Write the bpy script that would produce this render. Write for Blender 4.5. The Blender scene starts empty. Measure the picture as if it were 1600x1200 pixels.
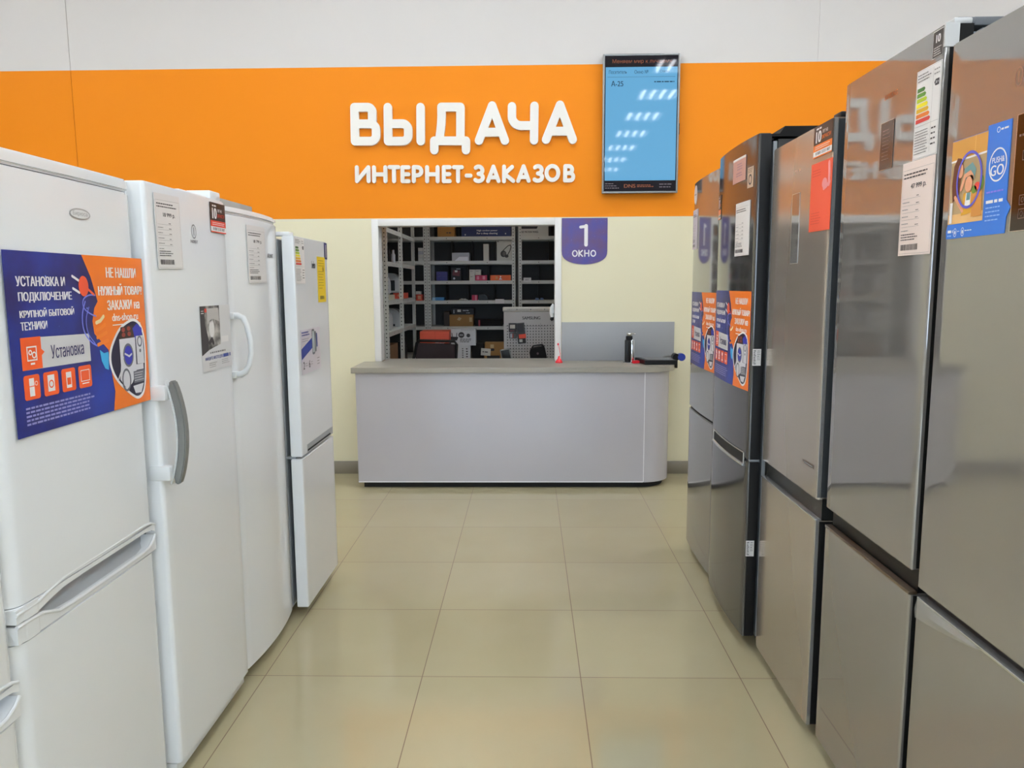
import bpy, bmesh, math, random
from mathutils import Vector, Matrix
from mathutils.geometry import interpolate_bezier, tessellate_polygon
random.seed(7)
SC = bpy.context.scene
COL = SC.collection
PI = math.pi

# ------------------------------------------------------------------ camera, world, exposure
cd = bpy.data.cameras.new('camera'); cam = bpy.data.objects.new('camera', cd); COL.objects.link(cam)
cd.sensor_fit = 'HORIZONTAL'; cd.sensor_width = 36; cd.lens = 1189.77 / 1600 * 36; cd.clip_start = .05
def cam_rot(p, y, r):
    cp, sp, cy, sy, cr, sr = math.cos(p), math.sin(p), math.cos(y), math.sin(y), math.cos(r), math.sin(r)
    right = Vector((1, 0, 0)); fwd = Vector((0, cp, -sp)); up = Vector((0, sp, cp))
    r2 = cr * right + sr * up; u2 = -sr * right + cr * up
    Z = Matrix(((cy, -sy, 0), (sy, cy, 0), (0, 0, 1)))
    r2, fwd, u2 = Z @ r2, Z @ fwd, Z @ u2
    return Matrix((r2, u2, -fwd)).transposed()
cam.matrix_world = Matrix.Translation((0, 0, 1.4724)) @ cam_rot(.129406, .022284, -.005463).to_4x4()
SC.camera = cam
w = bpy.data.worlds.new('world'); SC.world = w; w.use_nodes = True
w.node_tree.nodes['Background'].inputs[0].default_value = (.75, .87, 1, 1)
w.node_tree.nodes['Background'].inputs[1].default_value = .6
SC.view_settings.view_transform = 'Standard'; SC.view_settings.look = 'None'
SC.view_settings.gamma = 1; SC.view_settings.use_curve_mapping = False
SC.view_settings.exposure = 0.08
TUBE = 37.0          # radiance of the shop's ceiling tubes
TUBE_STORE = 38.0    # of the tube in the back room
DAY = 5.0            # of the shop front windows
SC.cycles.max_bounces = 8; SC.cycles.diffuse_bounces = 5; SC.cycles.glossy_bounces = 5
SC.cycles.caustics_reflective = False; SC.cycles.caustics_refractive = False

# ------------------------------------------------------------------ materials
def lin(c):
    return tuple((v / 12.92 if v <= .04045 else ((v + .055) / 1.055) ** 2.4) for v in (x / 255 for x in c))
MATS = {}
def M(name, rgb=None, rough=.5, metal=0., spec=.5, emit=0., coat=0., alpha=1.):
    if name in MATS: return MATS[name]
    m = bpy.data.materials.new(name); m.use_nodes = True
    b = m.node_tree.nodes['Principled BSDF']
    c = lin(rgb) + (1,)
    b.inputs['Base Color'].default_value = c; b.inputs['Roughness'].default_value = rough
    b.inputs['Metallic'].default_value = metal; b.inputs['Specular IOR Level'].default_value = spec
    b.inputs['Coat Weight'].default_value = coat; b.inputs['Coat Roughness'].default_value = .08
    b.inputs['Alpha'].default_value = alpha
    if emit: b.inputs['Emission Color'].default_value = c; b.inputs['Emission Strength'].default_value = emit
    MATS[name] = m; return m
def nodes(m): return m.node_tree.nodes, m.node_tree.links, m.node_tree.nodes['Principled BSDF']
def noise_tint(m, c1, c2, scale, detail=2, lo=.35, hi=.65, stretch=(1, 1, 1)):
    n, l, b = nodes(m)
    tc = n.new('ShaderNodeTexCoord'); mp = n.new('ShaderNodeMapping'); mp.inputs['Scale'].default_value = stretch
    no = n.new('ShaderNodeTexNoise'); no.inputs['Scale'].default_value = scale; no.inputs['Detail'].default_value = detail
    cr = n.new('ShaderNodeValToRGB'); cr.color_ramp.elements[0].position = lo; cr.color_ramp.elements[1].position = hi
    cr.color_ramp.elements[0].color = lin(c1) + (1,); cr.color_ramp.elements[1].color = lin(c2) + (1,)
    l.new(tc.outputs['Object'], mp.inputs[0]); l.new(mp.outputs[0], no.inputs[0]); l.new(no.outputs[0], cr.inputs[0])
    l.new(cr.outputs[0], b.inputs['Base Color']); return m
def fine_bump(m, scale, strength, dist=.001, stretch=(1, 1, 1)):
    n, l, b = nodes(m)
    tc = n.new('ShaderNodeTexCoord'); mp = n.new('ShaderNodeMapping'); mp.inputs['Scale'].default_value = stretch
    no = n.new('ShaderNodeTexNoise'); no.inputs['Scale'].default_value = scale; no.inputs['Detail'].default_value = 2
    bu = n.new('ShaderNodeBump'); bu.inputs['Strength'].default_value = strength; bu.inputs['Distance'].default_value = dist
    l.new(tc.outputs['Object'], mp.inputs[0]); l.new(mp.outputs[0], no.inputs[0]); l.new(no.outputs[0], bu.inputs['Height'])
    l.new(bu.outputs[0], b.inputs['Normal']); return m

white_wall = fine_bump(M('white_wall_paint', (209, 205, 201), .6), 60, .05)
orange = fine_bump(M('orange_wall_paint', (226, 131, 12), .6, spec=.2), 60, .05)
cream = fine_bump(M('cream_wall_paint', (226, 220, 190), .6), 60, .05)
ceil_m = M('ceiling_white', (215, 215, 212), .8)
skirt = M('skirting_tile', (136, 128, 112), .35)
trim_w = M('white_trim', (232, 231, 228), .4)
dark = M('dark_gap', (14, 14, 14), .7)
black = M('black_plastic', (12, 12, 13), .4, spec=.35)
blackm = M('matt_black', (14, 14, 14), .7, spec=.25)
white_pl = M('white_plastic', (226, 229, 230), .3)
white_en = fine_bump(M('white_enamel', (234, 237, 239), .14), 4, .02, .002)
white_cool = M('white_enamel_cool', (222, 228, 232), .2)
grey_pl = M('grey_plastic', (120, 122, 120), .4)
gasket_m = M('gasket_grey', (150, 155, 158), .6)
chrome = M('chrome', (215, 215, 215), .12, 1)
counter_m = fine_bump(M('counter_laminate', (182, 180, 186), .17), 5, .06, .003, (3, 3, .15))
top_m = noise_tint(M('countertop_laminate', (150, 146, 136), .35), (146, 142, 132), (160, 155, 144), 6, 3, stretch=(.3, 3, 1))
edge_w = M('white_edge_strip', (225, 225, 228), .3)
panel_g = M('grey_splash_panel', (150, 152, 154), .4)
rack_m = M('rack_grey_paint', (206, 207, 199), .4)
rack_back = M('rack_back_panel', (56, 57, 56), .6)  # compartment shade put into the panel's dark grey
store_wall = M('store_room_wall', (120, 120, 116), .8)
letter_m = M('letter_foam', (238, 235, 228), .5)
paper = M('paper', (228, 226, 224), .5)
paper_grey = M('sleeve_paper', (232, 230, 228), .25)
ink = M('print_ink', (60, 58, 60), .6)
ink_l = M('print_grey', (140, 138, 138), .6)
white_ink = M('print_white', (238, 236, 236), .45)
red = M('print_red', (222, 74, 56), .5)
redor = M('leaflet_red', (230, 88, 60), .5)
brown_ink = M('print_brown', (58, 42, 38), .4)
por = M('poster_orange', (236, 118, 28), .35)
pbtn = M('poster_button', (238, 92, 36), .4)
pgrey = M('poster_grey', (208, 208, 210), .4)
yellow = M('yellow_label', (232, 200, 40), .5)
navy = M('navy_print', (38, 36, 92), .4)

def steel(name, rgb, rough, metal=.62):
    m = M(name, rgb, rough, metal, .5)
    return fine_bump(m, 2.2, .008, .006)
inox = steel('inox_steel', (158, 155, 152), .045)
inox_warm = steel('beige_steel', (182, 173, 162), .17)
inox_dark = steel('dark_steel', (96, 95, 94), .1)
inox_far = steel('far_steel', (156, 155, 152), .08)
edge_s = M('bright_steel_edge', (205, 207, 208), .25, .8)
side_grey = M('fridge_side_grey', (92, 95, 98), .5)

# floor tiles: 600 mm porcelain, thin grout
floor_m = M('porcelain_tile', (184, 170, 134), .13, 0, .5)
def build_floor(m):
    n, l, b = nodes(m)
    tc = n.new('ShaderNodeTexCoord'); sp = n.new('ShaderNodeSeparateXYZ'); l.new(tc.outputs['Object'], sp.inputs[0])
    def ma(op, a, bb):
        q = n.new('ShaderNodeMath'); q.operation = op
        for i, v in enumerate((a, bb)):
            if isinstance(v, (int, float)): q.inputs[i].default_value = v
            else: l.new(v, q.inputs[i])
        return q.outputs[0]
    g = []; ids = []
    for ax, off in ((0, -1.0073), (1, 4.5157)):
        u = ma('DIVIDE', ma('SUBTRACT', sp.outputs[ax], off), .6)
        f = ma('SUBTRACT', u, ma('FLOOR', u, 0)); ids.append(ma('FLOOR', u, 0))
        e = ma('MINIMUM', f, ma('SUBTRACT', 1, f)); g.append(ma('LESS_THAN', e, .0030))
    grout = ma('MAXIMUM', g[0], g[1])
    cx = n.new('ShaderNodeCombineXYZ'); l.new(ids[0], cx.inputs[0]); l.new(ids[1], cx.inputs[1])
    wn = n.new('ShaderNodeTexWhiteNoise'); l.new(cx.outputs[0], wn.inputs[0])
    no = n.new('ShaderNodeTexNoise'); no.inputs['Scale'].default_value = 3; no.inputs['Detail'].default_value = 3
    l.new(tc.outputs['Object'], no.inputs[0])
    v = ma('ADD', ma('MULTIPLY', wn.outputs[0], .35), ma('MULTIPLY', no.outputs[0], .65))
    cr = n.new('ShaderNodeValToRGB'); l.new(v, cr.inputs[0])
    cr.color_ramp.elements[0].position = .25; cr.color_ramp.elements[1].position = .75
    cr.color_ramp.elements[0].color = lin((178, 169, 136)) + (1,); cr.color_ramp.elements[1].color = lin((183, 175, 144)) + (1,)
    mx = n.new('ShaderNodeMix'); mx.data_type = 'RGBA'; l.new(grout, mx.inputs[0]); l.new(cr.outputs[0], mx.inputs[6])
    mx.inputs[7].default_value = lin((122, 104, 80)) + (1,)
    l.new(mx.outputs[2], b.inputs['Base Color'])
    rr = ma('ADD', ma('MULTIPLY', grout, .5), .1); l.new(rr, b.inputs['Roughness'])
build_floor(floor_m)

def galaxy(name, c1, c2, c3, scale):
    m = M(name, c1, .35); n, l, b = nodes(m)
    tc = n.new('ShaderNodeTexCoord'); no = n.new('ShaderNodeTexNoise'); no.inputs['Scale'].default_value = scale; no.inputs['Detail'].default_value = 4
    cr = n.new('ShaderNodeValToRGB'); cr.color_ramp.elements[0].position = .35; cr.color_ramp.elements[1].position = .7
    cr.color_ramp.elements[0].color = lin(c1) + (1,); cr.color_ramp.elements[1].color = lin(c2) + (1,)
    vo = n.new('ShaderNodeTexVoronoi'); vo.inputs['Scale'].default_value = scale * 5
    th = n.new('ShaderNodeMath'); th.operation = 'LESS_THAN'; th.inputs[1].default_value = .06
    mx = n.new('ShaderNodeMix'); mx.data_type = 'RGBA'; mx.inputs[7].default_value = lin(c3) + (1,)
    l.new(tc.outputs['Object'], no.inputs[0]); l.new(tc.outputs['Object'], vo.inputs[0]); l.new(no.outputs[0], cr.inputs[0])
    l.new(vo.outputs['Distance'], th.inputs[0]); l.new(th.outputs[0], mx.inputs[0]); l.new(cr.outputs[0], mx.inputs[6]); l.new(mx.outputs[2], b.inputs['Base Color'])
    return m
pblue = galaxy('poster_night_blue', (30, 26, 92), (34, 60, 160), (120, 150, 230), 5)
badge_m = galaxy('badge_violet', (88, 60, 112), (66, 58, 140), (150, 150, 220), 9)

# ------------------------------------------------------------------ mesh helpers
def link(name, bm, mats, parent=None, smooth=True, loc=None, rotz=0):
    me = bpy.data.meshes.new(name); bm.normal_update(); bm.to_mesh(me); bm.free()
    for m in (mats if isinstance(mats, (list, tuple)) else [mats]): me.materials.append(m)
    if smooth:
        for p in me.polygons: p.use_smooth = True
        me.set_sharp_from_angle(angle=math.radians(32))
    o = bpy.data.objects.new(name, me); COL.objects.link(o)
    if parent: o.parent = parent
    if loc: o.location = loc
    o.rotation_euler.z = rotz
    return o
def empty(name, loc=(0, 0, 0), rotz=0):
    o = bpy.data.objects.new(name, None); COL.objects.link(o); o.location = loc; o.rotation_euler.z = rotz
    o.empty_display_size = .1; return o
def tag(o, label, cat, group=None):
    o['label'] = label; o['category'] = cat
    if group: o['group'] = group
    return o
def structure(o): o['kind'] = 'structure'; return o
def box(bm, x0, x1, y0, y1, z0, z1, mi=0, bev=0, seg=2):
    vs = [bm.verts.new(p) for p in ((x0, y0, z0), (x1, y0, z0), (x1, y1, z0), (x0, y1, z0), (x0, y0, z1), (x1, y0, z1), (x1, y1, z1), (x0, y1, z1))]
    fs = [bm.faces.new([vs[i] for i in f]) for f in ((3, 2, 1, 0), (4, 5, 6, 7), (0, 1, 5, 4), (1, 2, 6, 5), (2, 3, 7, 6), (3, 0, 4, 7))]
    for f in fs: f.material_index = mi
    if bev:
        es = list({e for f in fs for e in f.edges})
        r = bmesh.ops.bevel(bm, geom=es, offset=bev, segments=seg, affect='EDGES', profile=.5)
        for f in r['faces']: f.material_index = mi
def B(*a, bev=0, seg=2):
    bm = bmesh.new(); box(bm, *a, bev=bev, seg=seg); return bm
def prism(bm, pts, a0, a1, axis='z', mi=0):
    """polygon pts extruded along an axis; 'z': pts are xy, 'y': pts are xz (seen from -y), 'x': pts are yz"""
    def P(p, t): return {'z': (p[0], p[1], t), 'y': (p[0], t, p[1]), 'x': (t, p[0], p[1])}[axis]
    a = [bm.verts.new(P(p, a0)) for p in pts]; b = [bm.verts.new(P(p, a1)) for p in pts]; n = len(pts)
    fs = [bm.faces.new(a), bm.faces.new(b[::-1])]
    for i in range(n): fs.append(bm.faces.new((a[i], b[i], b[(i + 1) % n], a[(i + 1) % n])))
    for f in fs: f.material_index = mi
    bmesh.ops.recalc_face_normals(bm, faces=fs); return fs
def tube(bm, pts, r, n=10, mi=0, flat=1., cap=True):
    """tube along 3-D points; flat squashes it along the local second axis"""
    pts = [Vector(p) for p in pts]; rings = []; prev = None
    for i, p in enumerate(pts):
        t = (pts[min(i + 1, len(pts) - 1)] - pts[max(i - 1, 0)]).normalized()
        if prev is None:
            ref = Vector((0, 0, 1)) if abs(t.z) < .9 else Vector((0, 1, 0)); u = t.cross(ref).normalized()
        else: u = (prev - t * prev.dot(t)).normalized()
        prev = u; v = t.cross(u); rr = r[i] if isinstance(r, (list, tuple)) else r
        rings.append([bm.verts.new(p + u * math.cos(2 * PI * k / n) * rr + v * math.sin(2 * PI * k / n) * rr * flat) for k in range(n)])
    fs = []
    for a, b in zip(rings, rings[1:]):
        for k in range(n): fs.append(bm.faces.new((a[k], a[(k + 1) % n], b[(k + 1) % n], b[k])))
    if cap: fs.append(bm.faces.new(rings[0][::-1])); fs.append(bm.faces.new(rings[-1]))
    for f in fs: f.material_index = mi
def lathe(bm, prof, cx=0, cy=0, n=24, mi=0):
    rings = [[bm.verts.new((cx + r * math.cos(2 * PI * k / n), cy + r * math.sin(2 * PI * k / n), z)) for k in range(n)] for r, z in prof]
    fs = []
    for a, b in zip(rings, rings[1:]):
        for k in range(n): fs.append(bm.faces.new((a[k], a[(k + 1) % n], b[(k + 1) % n], b[k])))
    fs.append(bm.faces.new(rings[0][::-1])); fs.append(bm.faces.new(rings[-1]))
    for f in fs: f.material_index = mi
def arc(cx, cy, rx, ry, a0, a1, n=8):
    return [(cx + rx * math.cos(math.radians(a0 + (a1 - a0) * i / n)), cy + ry * math.sin(math.radians(a0 + (a1 - a0) * i / n))) for i in range(n + 1)]
def outline(pts, wd, n=8):
    """rounded-stroke outline polygon of an open polyline"""
    P = [Vector(p) for p in pts]; L, R = [], []; h = wd / 2
    ds = [(b - a).normalized() for a, b in zip(P, P[1:])]
    for i, p in enumerate(P):
        d0 = ds[max(i - 1, 0)]; d1 = ds[min(i, len(ds) - 1)]
        nn = (Vector((-d0.y, d0.x)) + Vector((-d1.y, d1.x))); nn.normalize(); k = h / max(.5, nn.dot(Vector((-d1.y, d1.x))))
        L.append(p + nn * k); R.append(p - nn * k)
    a = math.atan2(ds[-1].y, ds[-1].x); e = [P[-1] + Vector((math.cos(t), math.sin(t))) * h for t in [a - PI / 2 + PI * i / n for i in range(1, n)]]
    a = math.atan2(ds[0].y, ds[0].x); s = [P[0] + Vector((math.cos(t), math.sin(t))) * h for t in [a + PI / 2 + PI * i / n for i in range(1, n)]]
    return [tuple(v) for v in R + e + L[::-1] + s]

TXT = {}
def text_polys(s):
    """letter outlines of the built-in font: [(points, triangles, stack index)], one entry per outer contour with its holes"""
    if s in TXT: return TXT[s]
    c = bpy.data.curves.new('t', 'FONT'); c.body = s; c.size = 1
    o = bpy.data.objects.new('t', c); COL.objects.link(o)
    cu = o.to_curve(bpy.context.evaluated_depsgraph_get()); cs = []
    for sp in cu.splines:
        P = []
        if sp.type == 'BEZIER':
            bp = sp.bezier_points; n = len(bp)
            for i in range(n):
                a, b = bp[i], bp[(i + 1) % n]
                straight = (a.handle_right - a.co).cross(b.co - a.co).length < 1e-5 and (b.handle_left - b.co).cross(b.co - a.co).length < 1e-5
                P += [a.co.copy()] if straight else list(interpolate_bezier(a.co, a.handle_right, b.handle_left, b.co, 5))[:-1]
        else: P = [Vector(p.co[:3]) for p in sp.points]
        P = [p for q, p in enumerate(P) if (p - P[q - 1]).length > 1e-5]
        if len(P) > 2: cs.append(([(p.x, p.y) for p in P], sum(P[q - 1].x * p.y - p.x * P[q - 1].y for q, p in enumerate(P)) / 2))
    o.to_curve_clear(); bpy.data.objects.remove(o); bpy.data.curves.remove(c)
    def inside(p, poly):
        r = False
        for (x0, y0), (x1, y1) in zip(poly, poly[1:] + poly[:1]):
            if (y0 > p[1]) != (y1 > p[1]) and p[0] < (x1 - x0) * (p[1] - y0) / (y1 - y0) + x0: r = not r
        return r
    outs, holes = [], []
    for q, a in cs:
        own = [i for i, (t, b) in enumerate(cs) if a * b < 0 and abs(b) > abs(a) and all(inside(p, t) for p in q)]
        if own: holes.append((q, own[0]))
    hid = [q for q, _ in holes]
    for i, (q, a) in enumerate(cs):
        if q not in hid: outs.append((q, [h for h, o in holes if o == i]))
    res = []
    for k, (q, hs) in enumerate(outs):
        loops = [[Vector((x, y, 0)) for x, y in l] for l in [q] + hs]
        res.append(([(v.x, v.y) for l in loops for v in l], tessellate_polygon(loops), k % 5))
    TXT[s] = res; return res

class Flat:
    """a printed sheet, sign or box front: local x to the reader's right, z up, front face at y = 0 (towards -y is towards the reader)"""
    def __init__(s, w, h, th, mat, shape=None, side=None):
        s.bm = bmesh.new(); s.mats = [mat]; s.w, s.h = w, h
        if shape is not None: prism(s.bm, shape, 0, th, 'y', 0)
        elif th: box(s.bm, 0, w, 0, th, 0, h, 0)
        if side is not None:
            k = s.mi(side)
            for f in s.bm.faces:
                if f.calc_center_median().y > 1e-6: f.material_index = k
    def mi(s, m):
        if m not in s.mats: s.mats.append(m)
        return s.mats.index(m)
    def poly(s, pts, mat, layer=1):
        y = -.00025 * layer
        try: f = s.bm.faces.new([s.bm.verts.new((p[0], y, p[1])) for p in pts])
        except ValueError: return s
        f.material_index = s.mi(mat); f.normal_update()
        if f.normal.y > 0: f.normal_flip()
        return s
    def rect(s, x0, z0, x1, z1, mat, layer=1): return s.poly([(x0, z0), (x1, z0), (x1, z1), (x0, z1)], mat, layer)
    def rrect(s, x0, z0, x1, z1, r, mat, layer=1):
        p = arc(x1 - r, z0 + r, r, r, -90, 0, 4) + arc(x1 - r, z1 - r, r, r, 0, 90, 4) + arc(x0 + r, z1 - r, r, r, 90, 180, 4) + arc(x0 + r, z0 + r, r, r, 180, 270, 4)
        return s.poly(p, mat, layer)
    def ell(s, cx, cz, rx, rz, mat, layer=1, n=24): return s.poly(arc(cx, cz, rx, rz, 0, 360, n)[:-1], mat, layer)
    def stroke(s, pts, wd, mat, layer=1): return s.poly(outline(pts, wd), mat, layer)
    def ring(s, cx, cz, rx, rz, wd, mat, layer=1, n=32):
        a = arc(cx, cz, rx, rz, 0, 360, n); b = arc(cx, cz, rx - wd, rz - wd, 0, 360, n)
        for i in range(n): s.poly([a[i], a[i + 1], b[i + 1], b[i]], mat, layer)
        return s
    def frame(s, x0, z0, x1, z1, t, mat, layer=1):
        s.rect(x0, z0, x1, z0 + t, mat, layer).rect(x0, z1 - t, x1, z1, mat, layer); return s.rect(x0, z0 + t, x0 + t, z1 - t, mat, layer).rect(x1 - t, z0 + t, x1, z1 - t, mat, layer)
    def text(s, t, x0, z0, x1, z1, mat, layer=2, bold=0.):
        gl = text_polys(t); k = s.mi(mat); av = [v for g in gl for v in g[0]]
        ax, bx = min(v[0] for v in av), max(v[0] for v in av); az, bz = min(v[1] for v in av), max(v[1] for v in av)
        e = (z1 - z0) * bold * 1.5                       # heavier weight: the same outlines once more, a hair to the side and deeper
        for n_, dx in enumerate((0, -e, e) if bold else (0,)):
            for pts, tris, st in gl:
                y = -.00025 * layer + .00006 * n_ + .00001 * st
                bv = [s.bm.verts.new((x0 + e + (v[0] - ax) / (bx - ax) * (x1 - x0 - 2 * e) + dx, y, z0 + (v[1] - az) / (bz - az) * (z1 - z0))) for v in pts]
                for p in tris:
                    try: f = s.bm.faces.new([bv[i] for i in p]); f.material_index = k
                    except ValueError: continue
                    f.normal_update()
                    if f.normal.y > 0: f.normal_flip()
        return s
    def lines(s, x0, z0, x1, z1, n, mat, layer=2, fill=.45, ragged=.25):
        """rows of print too small to read: broken dashes"""
        z0, z1 = min(z0, z1), max(z0, z1); dz = (z1 - z0) / n; r = random.Random(int(abs(x0 * 7919 + z0 * 104729 + n) * 1000))
        for i in range(n):
            zb = z1 - (i + 1) * dz + dz * (1 - fill) / 2; x = x0; xe = x1 - (x1 - x0) * ragged * r.random()
            while x < xe:
                l = min(xe - x, dz * fill * (1.5 + 3 * r.random())); s.rect(x, zb, x + l, zb + dz * fill, mat, layer); x += l + dz * fill * .7
        return s
    def bars(s, x0, z0, x1, z1, mat, layer=2):
        r = random.Random(5); x = x0
        while x < x1 - .0006:
            l = r.choice((.0006, .001, .0016)); s.rect(x, z0, min(x + l, x1), z1, mat, layer); x += l + r.choice((.0007, .0012))
        return s
    def bend(s, amount, xc, half, cuts=10):
        xs = [v.co.x for v in s.bm.verts]; a, b = min(xs), max(xs)
        for i in range(1, cuts):
            bmesh.ops.bisect_plane(s.bm, geom=s.bm.verts[:] + s.bm.edges[:] + s.bm.faces[:], plane_co=(a + (b - a) * i / cuts, 0, 0), plane_no=(1, 0, 0))
        for v in s.bm.verts: v.co.y += amount * ((v.co.x - xc) / half) ** 2
        return s
    def mesh(s, name, parent=None, loc=(0, 0, 0), rotz=0, tilt=0):
        o = link(name, s.bm, s.mats, parent, False, loc, rotz); o.rotation_euler.y = tilt; return o
RL, RR = PI / 2, -PI / 2      # facing of things on the row along -x (front to +x) and on the row along +x

# ------------------------------------------------------------------ the setting
YW = 5.86                                             # shop side of the back wall
structure(link('floor', B(-6, 6, -9, 9.1, -.1, 0), floor_m, smooth=False))
structure(link('ceiling', B(-6, 6, -9, YW + .12, 4.2, 4.3), ceil_m, smooth=False))
bm = bmesh.new()
for x0, x1, z0, z1, k in ((-6, -1.16, 0, 1.977, 0), (.22, 6, 0, 1.977, 0), (-1.16, .22, 0, .84, 0), (-1.16, .22, 1.94, 1.977, 0),
                          (-6, -3.413, 1.977, 3.076, 1), (-3.409, 6, 1.977, 3.076, 1), (-6, -3.413, 3.076, 4.2, 2), (-3.409, 2.112, 3.076, 4.2, 2), (2.114, 6, 3.076, 4.2, 2)):
    box(bm, x0, x1, YW, YW + .12, z0, z1, k)
box(bm, -3.413, -3.409, YW + .006, YW + .12, 1.977, 4.2, 3); box(bm, 2.112, 2.114, YW + .004, YW + .12, 3.076, 4.2, 2)
structure(link('wall_back', bm, [cream, orange, white_wall, M('panel_joint', (120, 90, 70), .8)], smooth=False))
structure(link('wall_left', B(-6.1, -6, -9, YW + .12, 0, 4.2), white_wall, smooth=False))
structure(link('wall_right', B(6, 6.1, -9, YW + .12, 0, 4.2), white_wall, smooth=False))
bm = bmesh.new()
for a in ((-6, 6, 0, .5), (-6, 6, 3.0, 4.2), (-6, -4.6, .5, 3.0), (4.6, 6, .5, 3.0)): box(bm, a[0], a[1], -9.1, -9, a[2], a[3])
structure(link('wall_front', bm, white_wall, smooth=False))
day = M('daylight_glass', (205, 228, 255), .3, emit=DAY)  # glowing panes of an unseen window, added behind the camera to light the shop
bm = bmesh.new(); box(bm, -4.6, 4.6, -9.08, -9.04, .5, 3.0, 0)
for x in (-4.6, -2.3, 0, 2.3, 4.57): box(bm, x, x + .05, -9.04, -8.98, .5, 3.0, 1)
structure(link('window_2', bm, [day, trim_w], smooth=False))
bm = bmesh.new(); box(bm, -6, -1.16, YW - .012, YW, 0, .1, bev=.003); box(bm, .9, 6, YW - .012, YW, 0, .1, bev=.003)
structure(link('baseboard_back', bm, skirt))
bm = bmesh.new()                                       # white frame of the hatch
box(bm, -1.19, -1.139, YW - .012, YW + .13, .89, 1.97, bev=.003); box(bm, .2, .249, YW - .012, YW + .13, .89, 1.97, bev=.003)
box(bm, -1.139, .2, YW - .012, YW + .13, 1.92, 1.97, bev=.003)
structure(link('window_1', bm, trim_w))
# back room
structure(link('wall_store_far', B(-1.8, 3.0, 9.0, 9.1, 0, 3.0), store_wall, smooth=False))
structure(link('wall_store_left', B(-2.4, -2.3, YW + .12, 9.1, 0, 3.0), store_wall, smooth=False))
structure(link('wall_store_right', B(2.4, 2.5, YW + .12, 9.1, 0, 3.0), store_wall, smooth=False))
structure(link('ceiling_store', B(-2.4, 2.5, YW + .12, 9.1, 3.0, 3.1), ceil_m, smooth=False))

# ceiling fixtures: 600 mm louvre lights with four tubes
def light_fixture(name, x, y, z, rad, key):
    root = empty(name, (x, y, z))
    bm = bmesh.new(); box(bm, -.3, .3, -.3, .3, -.02, 0, 0)
    for t in (-.3, .28): box(bm, t, t + .02, -.3, .3, -.06, -.02, 0); box(bm, -.28, .28, t, t + .02, -.06, -.02, 0)
    link('housing', bm, white_pl, root, False)
    for k in range(4):
        bm = bmesh.new(); xx = -.21 + .14 * k; tube(bm, [(xx, -.27, -.04), (xx, .27, -.04)], .014, 8)
        link('tube', bm, M('tube_' + key, (243, 246, 252), .5, emit=rad), root)
    return root
lamp0 = light_fixture('ceiling_light', 1.85, .1, 4.2, TUBE, 'shop')
def copy_tree(o, parent=None):
    c = o.copy(); COL.objects.link(c)
    if parent: c.parent = parent
    for ch in [q for q in o.children]: copy_tree(ch, c)
    return c
first = True
for x in (-4.6, -1.85, 0, 1.85, 4.6):  # unseen lights; the middle column is added to brighten the white fridges
    for r in range(9):
        o = lamp0 if first else copy_tree(lamp0); first = False
        o.location = (x, -6.8 + 1.42 * r, 4.2)
        tag(o, 'square white louvre light with four bright tubes set in the shop ceiling', 'ceiling light', 'shop ceiling lights')
tag(light_fixture('ceiling_light', -.3, 6.9, 3.0, TUBE_STORE, 'store'), 'dim louvre light on the low ceiling of the back room', 'ceiling light')

# ------------------------------------------------------------------ wall sign letters
def SX(x, y): return (-1.40145 + .00119135 * x - .0000175557 * y, 2.91255 - .0000111168 * x - .00115127 * y)
def A_(cx, top, bot, half, bar, hb): return [[(cx, top), (cx - half, bot)], [(cx, top), (cx + half, bot)], [(cx - hb, bar), (cx + hb, bar)]]
def Ze(cx, t, b, w):
    m = (t + b) / 2; q = (b - t) / 4
    return [arc(cx - 2, t + q, w, q, 222, 450, 13), arc(cx - 2, b - q, w + 3, q, 270, 498, 13)]
WORD1 = [
    [[(98, 322), (98, 111)], [(98, 111)] + arc(180, 139, 28, 28, 270, 360) + arc(180, 187, 28, 28, 0, 90), [(98, 214)] + arc(195, 250, 36, 36, 270, 360) + arc(195, 286, 36, 36, 0, 90) + [(98, 322)]],
    [[(306, 111), (306, 322)], [(306, 213)] + arc(396, 250, 36, 37, 270, 360) + arc(396, 286, 36, 36, 0, 90) + [(306, 322)], [(510, 111), (510, 322)]],
    [[(640, 110), (758, 110)], [(758, 110), (758, 318)], [(640, 110), (641, 160), (639, 210), (634, 260), (626, 318)], [(595, 320), (793, 320)], [(595, 320), (595, 378)], [(793, 320), (793, 378)]],
    A_(955, 102, 318, 81, 266, 52),
    [[(1078, 107), (1078, 165)] + arc(1136, 167, 58, 58, 180, 90) + [(1217, 225)], [(1217, 104), (1217, 316)]],
    A_(1375, 98, 312, 83, 260, 52)]
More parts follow.
